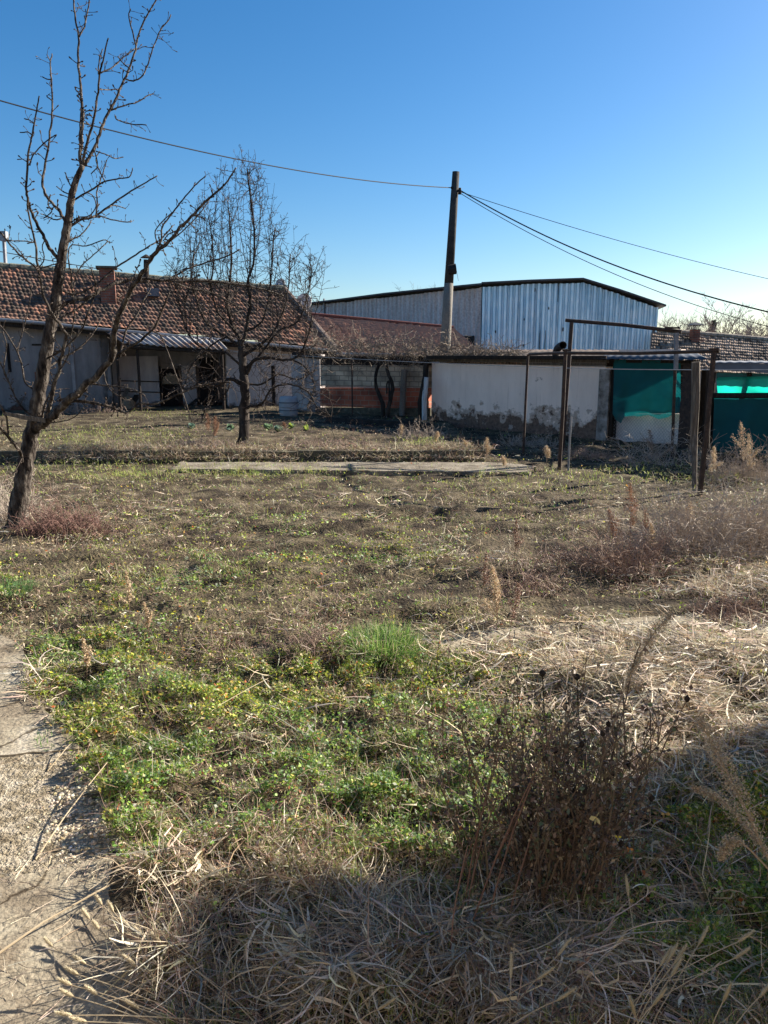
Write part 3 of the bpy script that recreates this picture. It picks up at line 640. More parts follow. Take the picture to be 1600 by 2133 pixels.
# awning over the porch (corrugated)
def corr(name, A, B, C, D, mat, parent, pitch=.16, amp=.025, rows=4, prof='sin', jag=0, base=None, thick=False):
    """A-B top edge, D-C bottom edge, ribs run A->D"""
    A, B, C, D = [np.array(p, float) for p in (A, B, C, D)]; L = np.linalg.norm(B-A); n = max(2, int(L/pitch*6)); u = np.linspace(0, 1, n+1)
    nr = np.cross(B-A, D-A); nr /= np.linalg.norm(nr); ph = u*L/pitch*2*math.pi
    h = np.sin(ph) if prof == 'sin' else np.clip(np.sin(ph)*2.2, -1, 1)
    rg = np.random.default_rng(int(L*977) % 1000)
    panel = (u*L/.9).astype(int); off = rg.normal(0, .006, panel.max()+1)[panel]; je = rg.uniform(-jag, jag, panel.max()+1)[panel]
    Vs = []
    for r in range(rows+1):
        v = r/rows; p = (A*(1-u[:, None])+B*u[:, None])*(1-v)+(D*(1-u[:, None])+C*u[:, None])*v
        if r == rows and jag: p = p+(C-B)/np.linalg.norm(C-B)*je[:, None]
        Vs.append(p+nr*(h*amp+off)[:, None])
    V = np.array(Vs); a, b = V.shape[:2]; I = np.arange(a*b).reshape(a, b); F = np.stack([I[:-1, :-1], I[1:, :-1], I[1:, 1:], I[:-1, 1:]], -1).reshape(-1, 4)
    o = mesh_obj(name, V.reshape(-1, 3), F, M[mat] if isinstance(mat, str) else mat, parent, base, smooth=True)
    sm = o.modifiers.new('thickness', 'SOLIDIFY'); sm.thickness = .006; return o
corr('awning', HW.hit(215, 688, -.3), HW.hit(452, 705, -.3), HW.hit(474, 728, -1.5), HW.hit(258, 714, -1.5), 'awning', hs, .2, .025, 3, jag=.06)
mb = MB(); a = HW.hit(262, 722, -1.45); b = HW.hit(468, 734, -1.45); mb.tube([a, b], .06, 6); mb.build('awning_beam', 'wooddark', hs)
for px in (243, 286, 462):
    a = HW.hit(px, 725, -1.4); mb = MB(); mb.tube([Vector((a.x, a.y, .0)), a], [.045, .04], 7); mb.build('porch_post', 'wooddark', hs)
# porch front partitions, doorways, windows
pz = pzrect
pz(HW, 232, 742, 335, 856, .95, .12, 'plasterw', 'porch_panel', hs)
for py in (793, 815):
    a = HW.hit(250, py, .92); b = HW.hit(335, py+2, .92); MB().tube([a, b], .018, 5).build('rail', 'wooddark', hs)
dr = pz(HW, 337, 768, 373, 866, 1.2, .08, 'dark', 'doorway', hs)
pz(HW, 334, 762, 338, 866, 1.13, .14, 'wooddark', 'door_frame', dr); pz(HW, 372, 762, 376, 866, 1.13, .14, 'wooddark', 'door_frame', dr)
mb = MB(); c = HW.hit(355, 780, 1.1); mb.prism([HW.hit(338, 800, 1.1), HW.hit(372, 800, 1.1), HW.hit(370, 786, 1.1), HW.hit(355, 776, 1.1), HW.hit(340, 786, 1.1)], HW.n*.05); mb.build('door_arch', pm('ochre_arch', [(.3, (.16, .12, .08)), (.7, (.3, .24, .17))], 5, .9, .3), dr)
pz(HW, 378, 762, 412, 866, 1.0, .12, 'plasterw', 'porch_panel', hs)
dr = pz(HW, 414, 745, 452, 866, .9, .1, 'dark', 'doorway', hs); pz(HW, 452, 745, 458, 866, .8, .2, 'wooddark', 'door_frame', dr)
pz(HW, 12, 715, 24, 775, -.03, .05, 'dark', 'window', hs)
pz(HW, 66, 716, 92, 720, -.02, .04, 'wooddark', 'lintel', hs); pz(HW, 72, 775, 82, 835, -.01, .03, 'redbrick', 'bare_brick_patch', hs)
pz(HW, 150, 700, 156, 862, -.04, .05, 'gutter', 'downpipe', hs)
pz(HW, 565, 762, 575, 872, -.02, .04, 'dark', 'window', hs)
for i_, (xa, ya, xb, yb, w_, mt_, lab) in enumerate([(244, 858, 262, 806, .14, 'wood', 'pale board leaning left against the porch wall of the left house'), (262, 860, 280, 822, .2, 'wooddark', 'dark broad board leaning in the porch of the left house'), (286, 860, 318, 838, .12, 'wood', 'board lying aslant near the first doorway of the left house'), (384, 862, 408, 830, .16, 'wooddark', 'dark board leaning between the two doorways of the left house')]):
    a = HW.hit(xa, ya, .45); b = HW.hit(xb, yb, .8); a.z = .06; d_ = (b-a).normalized(); sd_ = HW.d*w_
    tag(MB().prism([a, a+sd_, b+sd_, b], HW.n*.03).build('leaning_board', mt_, base=a), lab, 'board')
a = HW.hit(266, 860, .3); a.z = .03
tag(MB().tube([a, a+Vector((0, 0, .12)), a+Vector((.03, 0, .3)), a+Vector((.02, 0, .42)), a+Vector((0, 0, .47))], [.16, .2, .19, .10, .07], 10, wob=.25).build('sack', pm('sackcloth', [(.3, (.16, .11, .07)), (.7, (.30, .22, .15))], 7, .95, .6), base=a, smooth=True), 'slumped brown sack standing in the porch of the left house', 'sack')
# chimneys of the house
def chimney(px0, px1, top, bot, off, label=None):
    a = HW.hit(px0, bot, off); b = HW.hit(px1, bot, off); zt = HW.hit(px0, top, off).z; w_ = (b-a).length
    mb = MB(); mb.prism([a, b, b+HW.n*.5, a+HW.n*.5], (0, 0, zt-a.z), uv=(HW.a, HW.d)); c = mb.build('chimney', 'chim', roof)
    mb = MB(); d = HW.d; mb.prism([a-d*.09-HW.n*.08, b+d*.09-HW.n*.08, b+d*.09+HW.n*.58, a-d*.09+HW.n*.58], (0, 0, .07)); 
    for v in mb.V: v.z += zt-a.z
    mb.build('chimney_cap', 'kerb', roof); return c
chimney(212, 243, 559, 645, 1.2)
a = HW.hit(305, 590, 2.6); b = HW.hit(305, 541, 2.6); mb = MB(); mb.tube([a, b], .09, 9); mb.tube([b+Vector((0, 0, .06)), b+Vector((0, 0, .17))], [.2, .02], 9); mb.build('stove_pipe', 'wooddark', roof)
pz(HW, 306, 600, 332, 617, 1.6, .5, 'slate', 'roof_hatch', roof)
a = HW.hit(10, 556, 3.6); b = HW.hit(8, 492, 3.6); ant = MB(); ant.tube([Vector((a.x, a.y, 3.4)), b], .06, 7); ant.box(b+Vector((0, 0, .0)), (.22, .2, .3)); ant.build('vent_pipe', 'steel', roof)
# satellite dishes
def dish(px, py, w_, off, label, baspy):
    c = HW.hit(px, py, off); r = w_/2/FPX*c.y; t = thing('satellite_dish', label, 'satellite dish', HW.hit(px+4, baspy, off+.1), 'satellite dishes on the left roof')
    ax = Vector((-.25, -1, .25)).normalized(); u = Vector((1, -.2, 0)).normalized(); u = (u-ax*u.dot(ax)).normalized(); v = ax.cross(u); V = []; F = []
    K = 5; n = 22
    for k in range(K+1):
        f = k/K
        for j in range(n):
            a = 6.2832*j/n; V.append(c+(u*math.cos(a)+v*math.sin(a)*1.08)*r*f-ax*(.22*r*(1-f*f)))
    for k in range(K):
        for j in range(n): F.append([k*n+j, k*n+(j+1) % n, (k+1)*n+(j+1) % n, (k+1)*n+j])
    o = mesh_obj('reflector', [tuple(q) for q in V], F, M['dish'], t, smooth=True); sm = o.modifiers.new('t', 'SOLIDIFY'); sm.thickness = .015
    m1 = MB(); m1.tube([c-v*r*-.0-v*r*.9, c+ax*r*1.0-v*r*.35], .014, 5); m1.tube([c+ax*r*1.0-v*r*.35, c+ax*r*1.15-v*r*.25], .035, 7); m1.build('feed_arm', 'steel', t)
    b = HW.hit(px+6, baspy, off+.1); MB().tube([b, Vector((b.x, b.y, c.z)), c-ax*.2*r], .022, 6).build('mast', 'steel', t)
dish(584, 592, 21, 3.0, 'small round satellite dish on the ridge of the left roof', 618)
dish(633, 629, 33, 2.4, 'larger oval satellite dish at the right slope of the left roof', 655)

# white barrel, tub and clutter by the house
def barrel(px, top, bot, wpx, Yd, label):
    c = at(px, bot, Yd); r = wpx/2/FPX*Yd; zt = at(px, top, Yd).z; t = thing('barrel', label, 'barrel', (c.x, c.y, .1))
    MB().tube([(c.x, c.y, .1+(zt-.1)*f) for f in (0, .1, .3, .5, .7, .9, 1)], [r*.9, r, r*1.04, r*1.05, r*1.04, r, r*.88], 20).build('body', 'white', t, smooth=True)
    b = MB()
    for f in (.3, .68): b.tube([(c.x, c.y, .1+(zt-.1)*f), (c.x, c.y, .1+(zt-.1)*f+.03)], r*1.08, 20)
    b.build('band', 'slate', t)
barrel(602, 826, 872, 38, 21.4, 'white banded plastic barrel standing behind the smaller pear tree')

# ---- white column wall and brick wall with vines
BW = Plane((-3.2, 23.1), (1.35, 20.9))
ws = thing('plaster_wall', 'pale grey plastered outbuilding wall left of the brick wall', 'wall', BW.pt(.5, 0))
zrect(BW, 606, 666, -.1, 738, .25, .3, 'plasterw', 'wall', ws)
mb = MB(); mb.tube([BW.hit(610, 738, .2), BW.hit(668, 744, .2)], .06, 6); mb.build('wall_plate', 'wooddark', ws)
bwt = thing('brick_wall', 'unplastered wall of grey blocks above red hollow bricks under dry vines', 'wall', BW.pt(2, 0))
pz(BW, 667, 760, 893, 808, 0, .22, 'greybrick', 'block_courses', bwt)
zrect(BW, 667, 893, .32, 808.5, .004, .216, 'redbrick', 'brick_courses', bwt)
zrect(BW, 667, 893, -.1, 850, -.05, .3, 'kerb', 'plinth', bwt)
pz(BW, 667, 742, 893, 762, .0, .24, 'wooddark', 'top_beam', bwt)
pc = BW.hit(842, 770, -.2); pb = BW.hit(838, 850, -.2); MB().tube([Vector((pb.x, pb.y, .15)), pb, pc], .085, 10).build('round_pillar', 'pole', bwt)
for px in (733,):
    a = BW.hit(px, 740, -.8); t = MB().tube([Vector((a.x, a.y, .1)), a], .022, 6).build('post', 'rust', base=(a.x, a.y, .1)); tag(t, 'thin rusty post of the vine arbour in front of the brick wall', 'post')
# vine arbour: trunks and tangle
random.seed(77)
vn = thing('grape_vine', 'bare grapevine tangle with two dark twisted trunks over the brick wall', 'vine', BW.hit(803, 862, -.6))
mb = MB()
def vtrunk(pix, w0, w1):
    P = smooth_path(pix, 4); W = [BW.hit(p[0], p[1], -.6) for p in P]; W[0].z = .05; n = len(W); mb.tube(W, [(w0+(w1-w0)*i/(n-1))/2/FPX*21 for i in range(n)], 8, wob=.3)
vtrunk([(798, 866), (797, 840), (785, 810), (783, 780), (795, 745)], 9, 6); vtrunk([(806, 866), (814, 830), (818, 805), (808, 775), (806, 750)], 9, 6); vtrunk([(812, 790), (806, 800), (806, 820)], 4, 3)
mb.build('trunk', 'barkdark', vn)
vc = []; vw = []
mb = MB()
for k in range(1700):
    px = random.uniform(640, 1000) if random.random() < .85 else random.uniform(1000, 1080)
    yb = np.interp(px, [640, 985, 1080], [722, 740, 742]); off = random.uniform(-1.1, .5)
    py = yb-abs(random.gauss(0, 16))+6 + (random.random() < .22)*random.uniform(5, 45)*(px < 900)
    if px > 985: py = yb-abs(random.gauss(0, 6))
    p = BW.hit(px, py, off) if px < 900 else at(px, py, 20.5+random.uniform(-.5, .5)-(px-900)*.008)
    a = random.uniform(0, 6.28); d = Vector((math.cos(a), .5*math.sin(a), random.gauss(.15, .6))).normalized(); pts = [p]
    l = random.uniform(.15, .6)
    for i in range(6):
        d = (d+Vector((random.gauss(0, .35), random.gauss(0, .35), random.gauss(-.05, .35)))).normalized(); pts.append(pts[-1]+d*l/6)
    r = random.choice([.005, .007, .010]); mb.tube(pts, [r*(1-.5*i/6) for i in range(7)], 3, cap=False)
mb.build('canes', pm('vine_cane', [(.3, (.13, .10, .075)), (.6, (.26, .21, .16))], 8, .9, 0), vn)

# ---- long white shed
SW = Plane((1.24, 19.9), (4.78, 16.25))
sh = thing('white_shed', 'long low shed with peeling white plaster wall and rusty sheet roof', 'shed', SW.pt(2, 0))
wz0 = -.1
a = SW.hit(900, 756, 0); b = SW.hit(1262, 764, 0)
mb = MB(); u0 = (a-SW.a).dot(SW.d); u1 = (b-SW.a).dot(SW.d)
mb.prism([SW.pt(u0, wz0), SW.pt(u1, wz0), SW.pt(u1, b.z), SW.pt(u0, a.z)], SW.n*.28, uv=(SW.a, SW.d)); mb.build('wall', 'plaster', sh)
mb = MB(); mb.prism([SW.pt(u0, wz0, .28), SW.pt(u0, wz0, 3.2), SW.pt(u0, 1.9, 3.2), SW.pt(u0, 1.6, .28)], SW.d*.25, uv=(SW.a, SW.n)); mb.build('wall', 'plaster', sh)
mb = MB(); mb.prism([SW.pt(u0, wz0, 3.2), SW.pt(u1+.1, wz0, 3.2), SW.pt(u1+.1, 1.9, 3.2), SW.pt(u0, 1.9, 3.2)], SW.n*.25, uv=(SW.a, SW.d)); mb.build('wall', 'plaster', sh)
pz(SW, 895, 747, 1262, 756, -.02, .12, 'wood', 'wall_plate', sh)
pz(SW, 1088, 755, 1262, 762, -.035, .05, 'wood', 'lintel', sh)
pz(SW, 1262, 768, 1272, 930, .0, .2, 'wooddark', 'corner_post', sh)
pz(SW, 1249, 768, 1262, 925, -.06, .3, pm('mottled_render', [(.3, (.05, .04, .035)), (.5, (.25, .22, .19)), (.65, (.4, .36, .33))], 5, .95, .5), 'corner_pier', sh)
corr('roof', SW.hit(888, 728, 3.3), SW.hit(1290, 728, 3.3), SW.hit(1290, 749, -.22), SW.hit(888, 745, -.22), pm('rusty_fibro', [(.3, (.03, .025, .022)), (.55, (.08, .06, .05)), (.7, (.13, .11, .10))], 3, .95, .4), sh, .2, .006, 3, jag=.04)
mb = MB(); mb.prism([SW.hit(892, 750, -.12), SW.hit(945, 752, -.12), SW.hit(945, 744, -.12), SW.hit(892, 741, -.12)], SW.n*.12); mb.build('wall_plate', 'wood', sh)
pz(SW, 888, 741, 1262, 749, -.27, .04, 'wooddark', 'fascia', sh)
# stove elbow pipe
a = SW.hit(1158, 742, .5); mb = MB(); mb.tube([a-Vector((0, 0, .2)), a+Vector((0, 0, .08)), SW.hit(1161, 727, .45), SW.hit(1166, 722, .35), SW.hit(1173, 719, .2)], .085, 12, cap=False); o = mb.build('stove_pipe', 'rust', sh)
o.modifiers.new('t', 'SOLIDIFY').thickness = .01
# timber stack / leaning trunks at the left end of the shed
mb = MB(); a = SW.hit(884, 866, -.25); mb.tube([Vector((a.x-.05, a.y, -.05)), SW.hit(876, 840, -.3), SW.hit(886, 785, -.25), SW.hit(888, 752, -.2)], [.09, .085, .075, .07], 9, wob=.15)
tag(mb.build('timber_post', 'wooddark', base=(a.x, a.y, 0)), 'dark rough timber post at the left end of the white shed', 'post')
mb = MB(); mb.tube([Vector((a.x, a.y-.12, -.02)), SW.hit(884, 830, -.42), SW.hit(889, 786, -.4)], [.07, .065, .06], 10, wob=.1)
tag(mb.build('painted_trunk', pm('limewash', [(.35, (.10, .085, .075)), (.45, (.5, .5, .5)), (.7, (.68, .68, .68))], 6, .9, .6, 30, (3, 3, .5)), base=(a.x, a.y-.12, 0)), 'whitewashed cracked log leaning beside the dark timber post', 'log')
# ---- net shed (open bay right of the white shed)
NP = Plane((4.78, 16.2), (6.6, 13.2))
ns = thing('netted_shed', 'open shed bay closed with a hanging dark green net and wire mesh', 'shed', NP.pt(1, 0))
zrect(NP, 1262, 1425, -.1, 862, .22, .1, 'panel', 'back_panel', ns)
zrect(NP, 1262, 1425, -.1, 752, 1.6, .12, 'wooddark', 'rear_wall', ns)
def net(name, pix_top, pix_bot, plane, off, mat, parent, seed=0, n=40, rows=14, wave=.03):
    rg = np.random.default_rng(seed); T = np.array(pix_top, float); B = np.array(pix_bot, float); u = np.linspace(0, 1, n+1); V = []
    tx = np.interp(u, np.linspace(0, 1, len(T)), T[:, 0]); ty = np.interp(u, np.linspace(0, 1, len(T)), T[:, 1])
    bx = np.interp(u, (B[:, 0]-B[0, 0])/(B[-1, 0]-B[0, 0]), B[:, 0]); by = np.interp(u, (B[:, 0]-B[0, 0])/(B[-1, 0]-B[0, 0]), B[:, 1])
    for r in range(rows+1):
        v = r/rows
        for i in range(n+1):
            o = off+wave*math.sin(u[i]*17+seed+v*2)*(.4+v)+float(fbm(np.array(u[i]*6), np.array(v*3), seed, 2)-.5)*wave*2.5
            V.append(tuple(plane.hit(tx[i]*(1-v)+bx[i]*v, ty[i]*(1-v)+by[i]*v, o)))
    I = np.arange((rows+1)*(n+1)).reshape(rows+1, n+1); F = np.stack([I[:-1, :-1], I[1:, :-1], I[1:, 1:], I[:-1, 1:]], -1).reshape(-1, 4)
    o = mesh_obj(name, V, F, M[mat], parent, smooth=True); return o
net('hanging_net', [(1280, 748), (1350, 751), (1418, 750)], [(1276, 862), (1284, 876), (1294, 882), (1300, 868), (1320, 866), (1330, 868), (1350, 864), (1360, 868), (1372, 873), (1390, 870), (1405, 862), (1418, 858)], NP, -.05, 'net', ns, 3)
net('net_fold', [(1278, 752), (1350, 757), (1418, 752)], [(1277, 845), (1300, 856), (1340, 851), (1380, 858), (1417, 848)], NP, .05, 'net', ns, 8)
mb = MB(); uu = [(NP.hit(p, 870, .12)-NP.a).dot(NP.d) for p in (1270, 1425)]; hN = 1.25
k = uu[0]-hN
while k < uu[1]:
    for sgn in (1, -1):
        a0, a1 = (k, k+hN) if sgn > 0 else (k+hN, k); z0, z1 = 0.02, hN
        pts = []
        for f0, f1 in ((0, 1),):
            ua, ub = a0, a1; za, zb = z0, z1
            t0 = 0; t1 = 1
            lo, hi = uu
            for _ in (0,):
                du = ub-ua
                ts = sorted([(lo-ua)/du, (hi-ua)/du]); t0 = max(0, ts[0]); t1 = min(1, ts[1])
            if t1 > t0+.01:
                p = NP.pt(ua+du*t0, za+(zb-za)*t0, .1); q = NP.pt(ua+du*t1, za+(zb-za)*t1, .1); mb.tube([p, q], .0022, 3, cap=False)
    k += .075
mb.build('wire_mesh', 'steel', ns)
pz(NP, 1424, 752, 1432, 950, -.05, .1, 'rust', 'post', ns)
corr('roof', NP.hit(1270, 733, 1.9), NP.hit(1448, 733, 1.9), NP.hit(1478, 748, -.3), NP.hit(1245, 748, -.3), 'eave', ns, .2, .008, 2, jag=.03)
pz(NP, 1268, 749, 1450, 757, -.06, .1, 'wooddark', 'front_beam', ns)
for i, (p0, q0, p1, q1) in enumerate(((1418, 785, 1446, 790), (1418, 826, 1440, 830), (1420, 858, 1450, 864), (1416, 756, 1446, 759))):
    a = NP.hit(p0, q0, .12); b = NP.hit(p1, q1, .3); MB().tube([a, b], .035, 6).build('rail', 'wooddark' if i != 3 else 'wood', ns)
# clutter: upright boards in the dark gap
random.seed(9)
for px, top, bot, mt in ((1432, 820, 940, 'wood'), (1440, 800, 935, 'wooddark'), (1462, 770, 950, 'wooddark'), (1470, 800, 940, 'wooddark')):
    pz(NP, px, top, px+random.uniform(5, 8), bot+2, .2+random.random()*.3, .03, mt, 'loose_board', ns)

# ---- right netted shed
RP = Plane((6.35, 13.9), (9.8, 9.2))
rs = thing('lean_to_shed', 'low lean-to shed with grey fascia and netting coloured as sunlit at the right edge', 'shed', RP.pt(1, 0))
pz(RP, 1486, 757, 1760, 776, -.25, .06, 'slate', 'fascia', rs)
corr('roof', RP.hit(1486, 752, .9), RP.hit(1760, 752, .9), RP.hit(1760, 757, -.27), RP.hit(1486, 757, -.27), 'slate', rs, .2, .005, 2)
net('netting', [(1492, 790), (1497, 786), (1600, 784), (1760, 782)][0:4], [(1496, 826), (1600, 822), (1760, 818)], RP, 0, 'netsunlit', rs, 5, 60, 8, .015)
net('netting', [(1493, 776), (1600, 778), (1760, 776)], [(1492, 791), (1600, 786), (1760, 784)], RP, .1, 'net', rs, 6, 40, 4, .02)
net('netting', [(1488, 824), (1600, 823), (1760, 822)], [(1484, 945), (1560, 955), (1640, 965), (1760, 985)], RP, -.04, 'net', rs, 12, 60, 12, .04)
MB().tube([RP.hit(1488, 824, -.06), RP.hit(1760, 824, -.06)], .05, 6).build('rail', 'wooddark', rs)
zrect(RP, 1488, 1760, -.1, 820, .14, .05, 'wooddark', 'shade_boards', rs)  # boards added behind the net to keep sun off its lower part
for px in (1486, 1562, 1680):
    a = RP.hit(px, 776, .1); MB().tube([Vector((a.x, a.y, -.05)), a], .05, 7).build('post', 'wooddark', rs)

# ---- metal warehouse
w0, w1, w2 = at(640, 700, 45), at(1003, 700, 35.5), at(1367, 700, 34.0)
wh = thing('metal_warehouse', 'large corrugated metal warehouse with a low gable behind the sheds', 'warehouse', (w1.x, w1.y, 0))
WPa = Plane((w0.x, w0.y), (w1.x, w1.y)); WPb = Plane((w1.x, w1.y), (w2.x, w2.y))
def corr_wall(plane, tops, px0, px1, mat, name, pitch, amp, seed):
    """ribbed cladding whose top follows the photo line tops [(px,py)...]"""
    a = plane.hit(px0, 700); b = plane.hit(px1, 700); u0 = (a-plane.a).dot(plane.d); u1 = (b-plane.a).dot(plane.d); L = u1-u0; n = int(L/pitch*9)
    rg = np.random.default_rng(seed); us = []; tp = [plane.hit(x, y) for x, y in tops]; tu = [(q-plane.a).dot(plane.d) for q in tp]; tz = [q.z for q in tp]
    V = []; U = np.linspace(u0, u1, n+1); pan = ((U-u0)/.85).astype(int); rnd = rg.normal(0, .012, pan.max()+1); dz = rg.uniform(0, .12, pan.max()+1)
    for i, u in enumerate(U):
        h = float(np.clip(math.sin((u-u0)/pitch*2*math.pi)*2.6+.5, -1, 1))*amp+rnd[pan[i]]
        zt = np.interp(u, tu, tz)-.08-dz[pan[i]]*.6
        for f in (0, .35, .7, 1): V.append(tuple(plane.pt(u, zt*f, -h + float(vnoise(u*1.5, f*3, seed)-.5)*.02)))
    I = np.arange((n+1)*4).reshape(n+1, 4); F = np.stack([I[:-1, :-1], I[1:, :-1], I[1:, 1:], I[:-1, 1:]], -1).reshape(-1, 4)
    return mesh_obj(name, V, F, M[mat], wh)
topsA = [(640, 634), (700, 627), (800, 614), (920, 602), (1003, 594)]; topsB = [(1003, 592), (1100, 587), (1215, 583), (1290, 606), (1367, 634)]
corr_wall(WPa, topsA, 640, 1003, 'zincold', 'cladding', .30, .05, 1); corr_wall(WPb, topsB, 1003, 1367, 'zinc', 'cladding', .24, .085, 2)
bw = MB()
for pl, tops in ((WPa, topsA), (WPb, topsB)):
    for (xa, ya), (xb, yb) in zip(tops[:-1], tops[1:]):
        a = pl.hit(xa, ya, .12); b = pl.hit(xb, yb, .12); bw.prism([Vector((a.x, a.y, 0)), Vector((b.x, b.y, 0)), b-Vector((0, 0, .06)), a-Vector((0, 0, .06))], pl.n*.08)
bw.build('backing_wall', 'soot', wh)
rb = MB(); deep = 26
back = WPb.n*deep
for pl, tops in ((WPa, topsA), (WPb, topsB)):
    T = [pl.hit(x, y-1.2, -.35) for x, y in tops]
    if pl is WPb: T[-1] = pl.hit(1388, 638, -.35)
    for a, b in zip(T[:-1], T[1:]):
        rb.prism([a, b, b+back, a+back], (0, 0, .07))
rb.build('roof', 'eave', wh)
e = WPb.hit(1367, 640, .2); mb = MB(); mb.prism([Vector((e.x, e.y, 0)), Vector((e.x, e.y, e.z-.1)), Vector((e.x, e.y, e.z-.1))+back, Vector((e.x, e.y, 0))+back], WPb.d*.06); mb.build('side_wall', 'zincold', wh)
for px in (673,): pz(WPa, px, 622, px+3, 700, -.1, .08, 'gutter', 'downpipe', wh)
pz(WPa, 955, 700, 985, 760, -.05, .06, 'soot', 'patch_panel', wh)
# holes and torn spots in the cladding
random.seed(3)
for k in range(16):
    mb = MB()
    px = random.uniform(1010, 1355); py = random.uniform(600, 720); c = WPb.hit(px, py, -.06); s = random.uniform(.02, .07)
    mb.prism([c+WPb.d*(s*math.cos(a)*.6)+Vector((0, 0, s*1.5*math.sin(a))) for a in np.linspace(0, 5.6, 7)], WPb.n*.02); mb.build('torn_hole', 'soot', wh)

# ---- red roofed building between
RR = Plane((at(630, 700, 29).x, 29), (at(1000, 700, 28.6).x, 28.6))
rh = thing('red_roof_building', 'low building with brownish red sheet roof in front of the warehouse', 'building', RR.pt(3, 0))
A_, B_, C_, D_ = RR.hit(615, 654, 3.0), RR.hit(945, 685, 3.0), RR.hit(1010, 742, -.2), RR.hit(630, 735, -.2)
tiled_roof('roof', A_, B_, C_, D_, rh, 46, 26, 9, 0, (.42, .23, .16), amp=.006, var=.12)
zrect(RR, 640, 990, -.1, 738, 0, .2, 'plasterg', 'wall', rh)
mb = MB(); mb.prism([Vector((C_.x, C_.y, 0)), C_, B_, Vector((B_.x, B_.y, 0))], RR.d*-.2); mb.build('gable_wall', 'redroof', rh)
mb = MB(); mb.tube([A_+Vector((0, 0, .05)), B_+Vector((0, 0, .05))], .07, 8); mb.build('ridge_cap', 'redroof', rh)

# ---- tiled house at right
TP = Plane((at(1350, 730, 31).x, 31), (at(1720, 740, 31.5).x, 31.5))
th = thing('tiled_house', 'low house with weathered brown tiled roof behind the right netted shed', 'house', TP.pt(2, 0))
A_, B_, C_, D_ = TP.hit(1358, 690, 3), TP.hit(1760, 724, 3), TP.hit(1760, 790, -.2), TP.hit(1350, 770, -.2)
rf = tiled_roof('roof', A_, B_, C_, D_, th, 84, 12, 14, .3, (.36, .26, .19), var=.55, amp=.025)
zrect(TP, 1360, 1750, -.1, 770, 0, .25, 'plasterg', 'wall', th)
mb = MB(); n = 30
for i in range(n): mb.tube([A_.lerp(B_, i/n)+Vector((0, 0, .06)), A_.lerp(B_, (i+1.1)/n)+Vector((0, 0, .09))], [.11, .09], 7)
mb.build('ridge_tiles', pm('pale_ridge', [(.3, (.2, .16, .12)), (.6, (.36, .31, .25))], 3, .95, .5), rf)
a = TP.hit(1441, 722, 2.2); b = TP.hit(1456, 722, 2.2); zt = TP.hit(1441, 686, 2.2).z; mb = MB(); mb.prism([a, b, b+TP.n*.3, a+TP.n*.3], (0, 0, zt-a.z), uv=(TP.a, TP.d)); ch = mb.build('chimney', 'chim', rf)
mb = MB(); c = (a+b)/2+TP.n*.15
for sx, sy in ((-1, -1), (1, -1), (1, 1), (-1, 1)): mb.tube([Vector((c.x+sx*.1, c.y+sy*.1, zt)), Vector((c.x+sx*.14, c.y+sy*.14, zt+.16))], .012, 4)
k = len(mb.V)
for s_, z in ((.26, zt+.16), (.26, zt+.19)):
    for sx, sy in ((-1, -1), (1, -1), (1, 1), (-1, 1)): mb.V.append(Vector((c.x+sx*s_, c.y+sy*s_, z))); mb.UV.append((0, 0))
mb.V.append(Vector((c.x, c.y, zt+.31))); mb.UV.append((0, 0))
mb.F += [[k+3, k+2, k+1, k]] + [[k+i, k+(i+1) % 4, k+4+(i+1) % 4, k+4+i] for i in range(4)] + [[k+4+i, k+4+(i+1) % 4, k+8] for i in range(4)]
mb.build('chimney_cap', 'eave', rf)

# ---- house beside the viewer, right of the picture: its corner shades the foreground
bh = thing('near_house', 'tall plastered house standing beside the yard just right of the view', 'house', (14, 5, 0))
MB().box((14.2, 5.15, 2.6), (9.0, 4.6, 6.3)).build('wall', 'plasterg', bh)
MB().prism([Vector((9.5, 2.6, 5.7)), Vector((18.9, 2.6, 5.7)), Vector((14.2, 2.6, 7.4))], (0, 5.0, 0)).build('roof', 'redroof', bh)
MB().box((9.68, 5, 1.8), (.04, 1.1, 1.2)).build('window', 'soot', bh)
vh = thing('bounce_light_house', 'added cream house behind the viewer, bouncing sunlight into the foreground shade', 'house', (0, -4, 0))  # unseen house added so its cream wall bounces sunlight into the shade
M['cream'] = pm('cream_render', [(.3, (.58, .49, .38)), (.7, (.68, .59, .47))], 2, .95, .2)
MB().box((1.0, -6.2, 2.4), (19, 7.0, 5.2)).build('wall', 'cream', vh)
MB().prism([Vector((-9.0, -2.3, 4.9)), Vector((-9.0, -10.2, 4.9)), Vector((-9.0, -6.2, 7.0))], (20, 0, 0)).build('roof', 'redroof', vh)
for x_ in (-6.5, -3.0, 3.4, 7.0): MB().box((x_, -2.68, 2.2), (1.2, .05, 1.3)).build('window', 'soot', vh)
dr = MB().box((.4, -2.68, 1.05), (.95, .05, 2.1)).build('door', 'wooddark', vh)

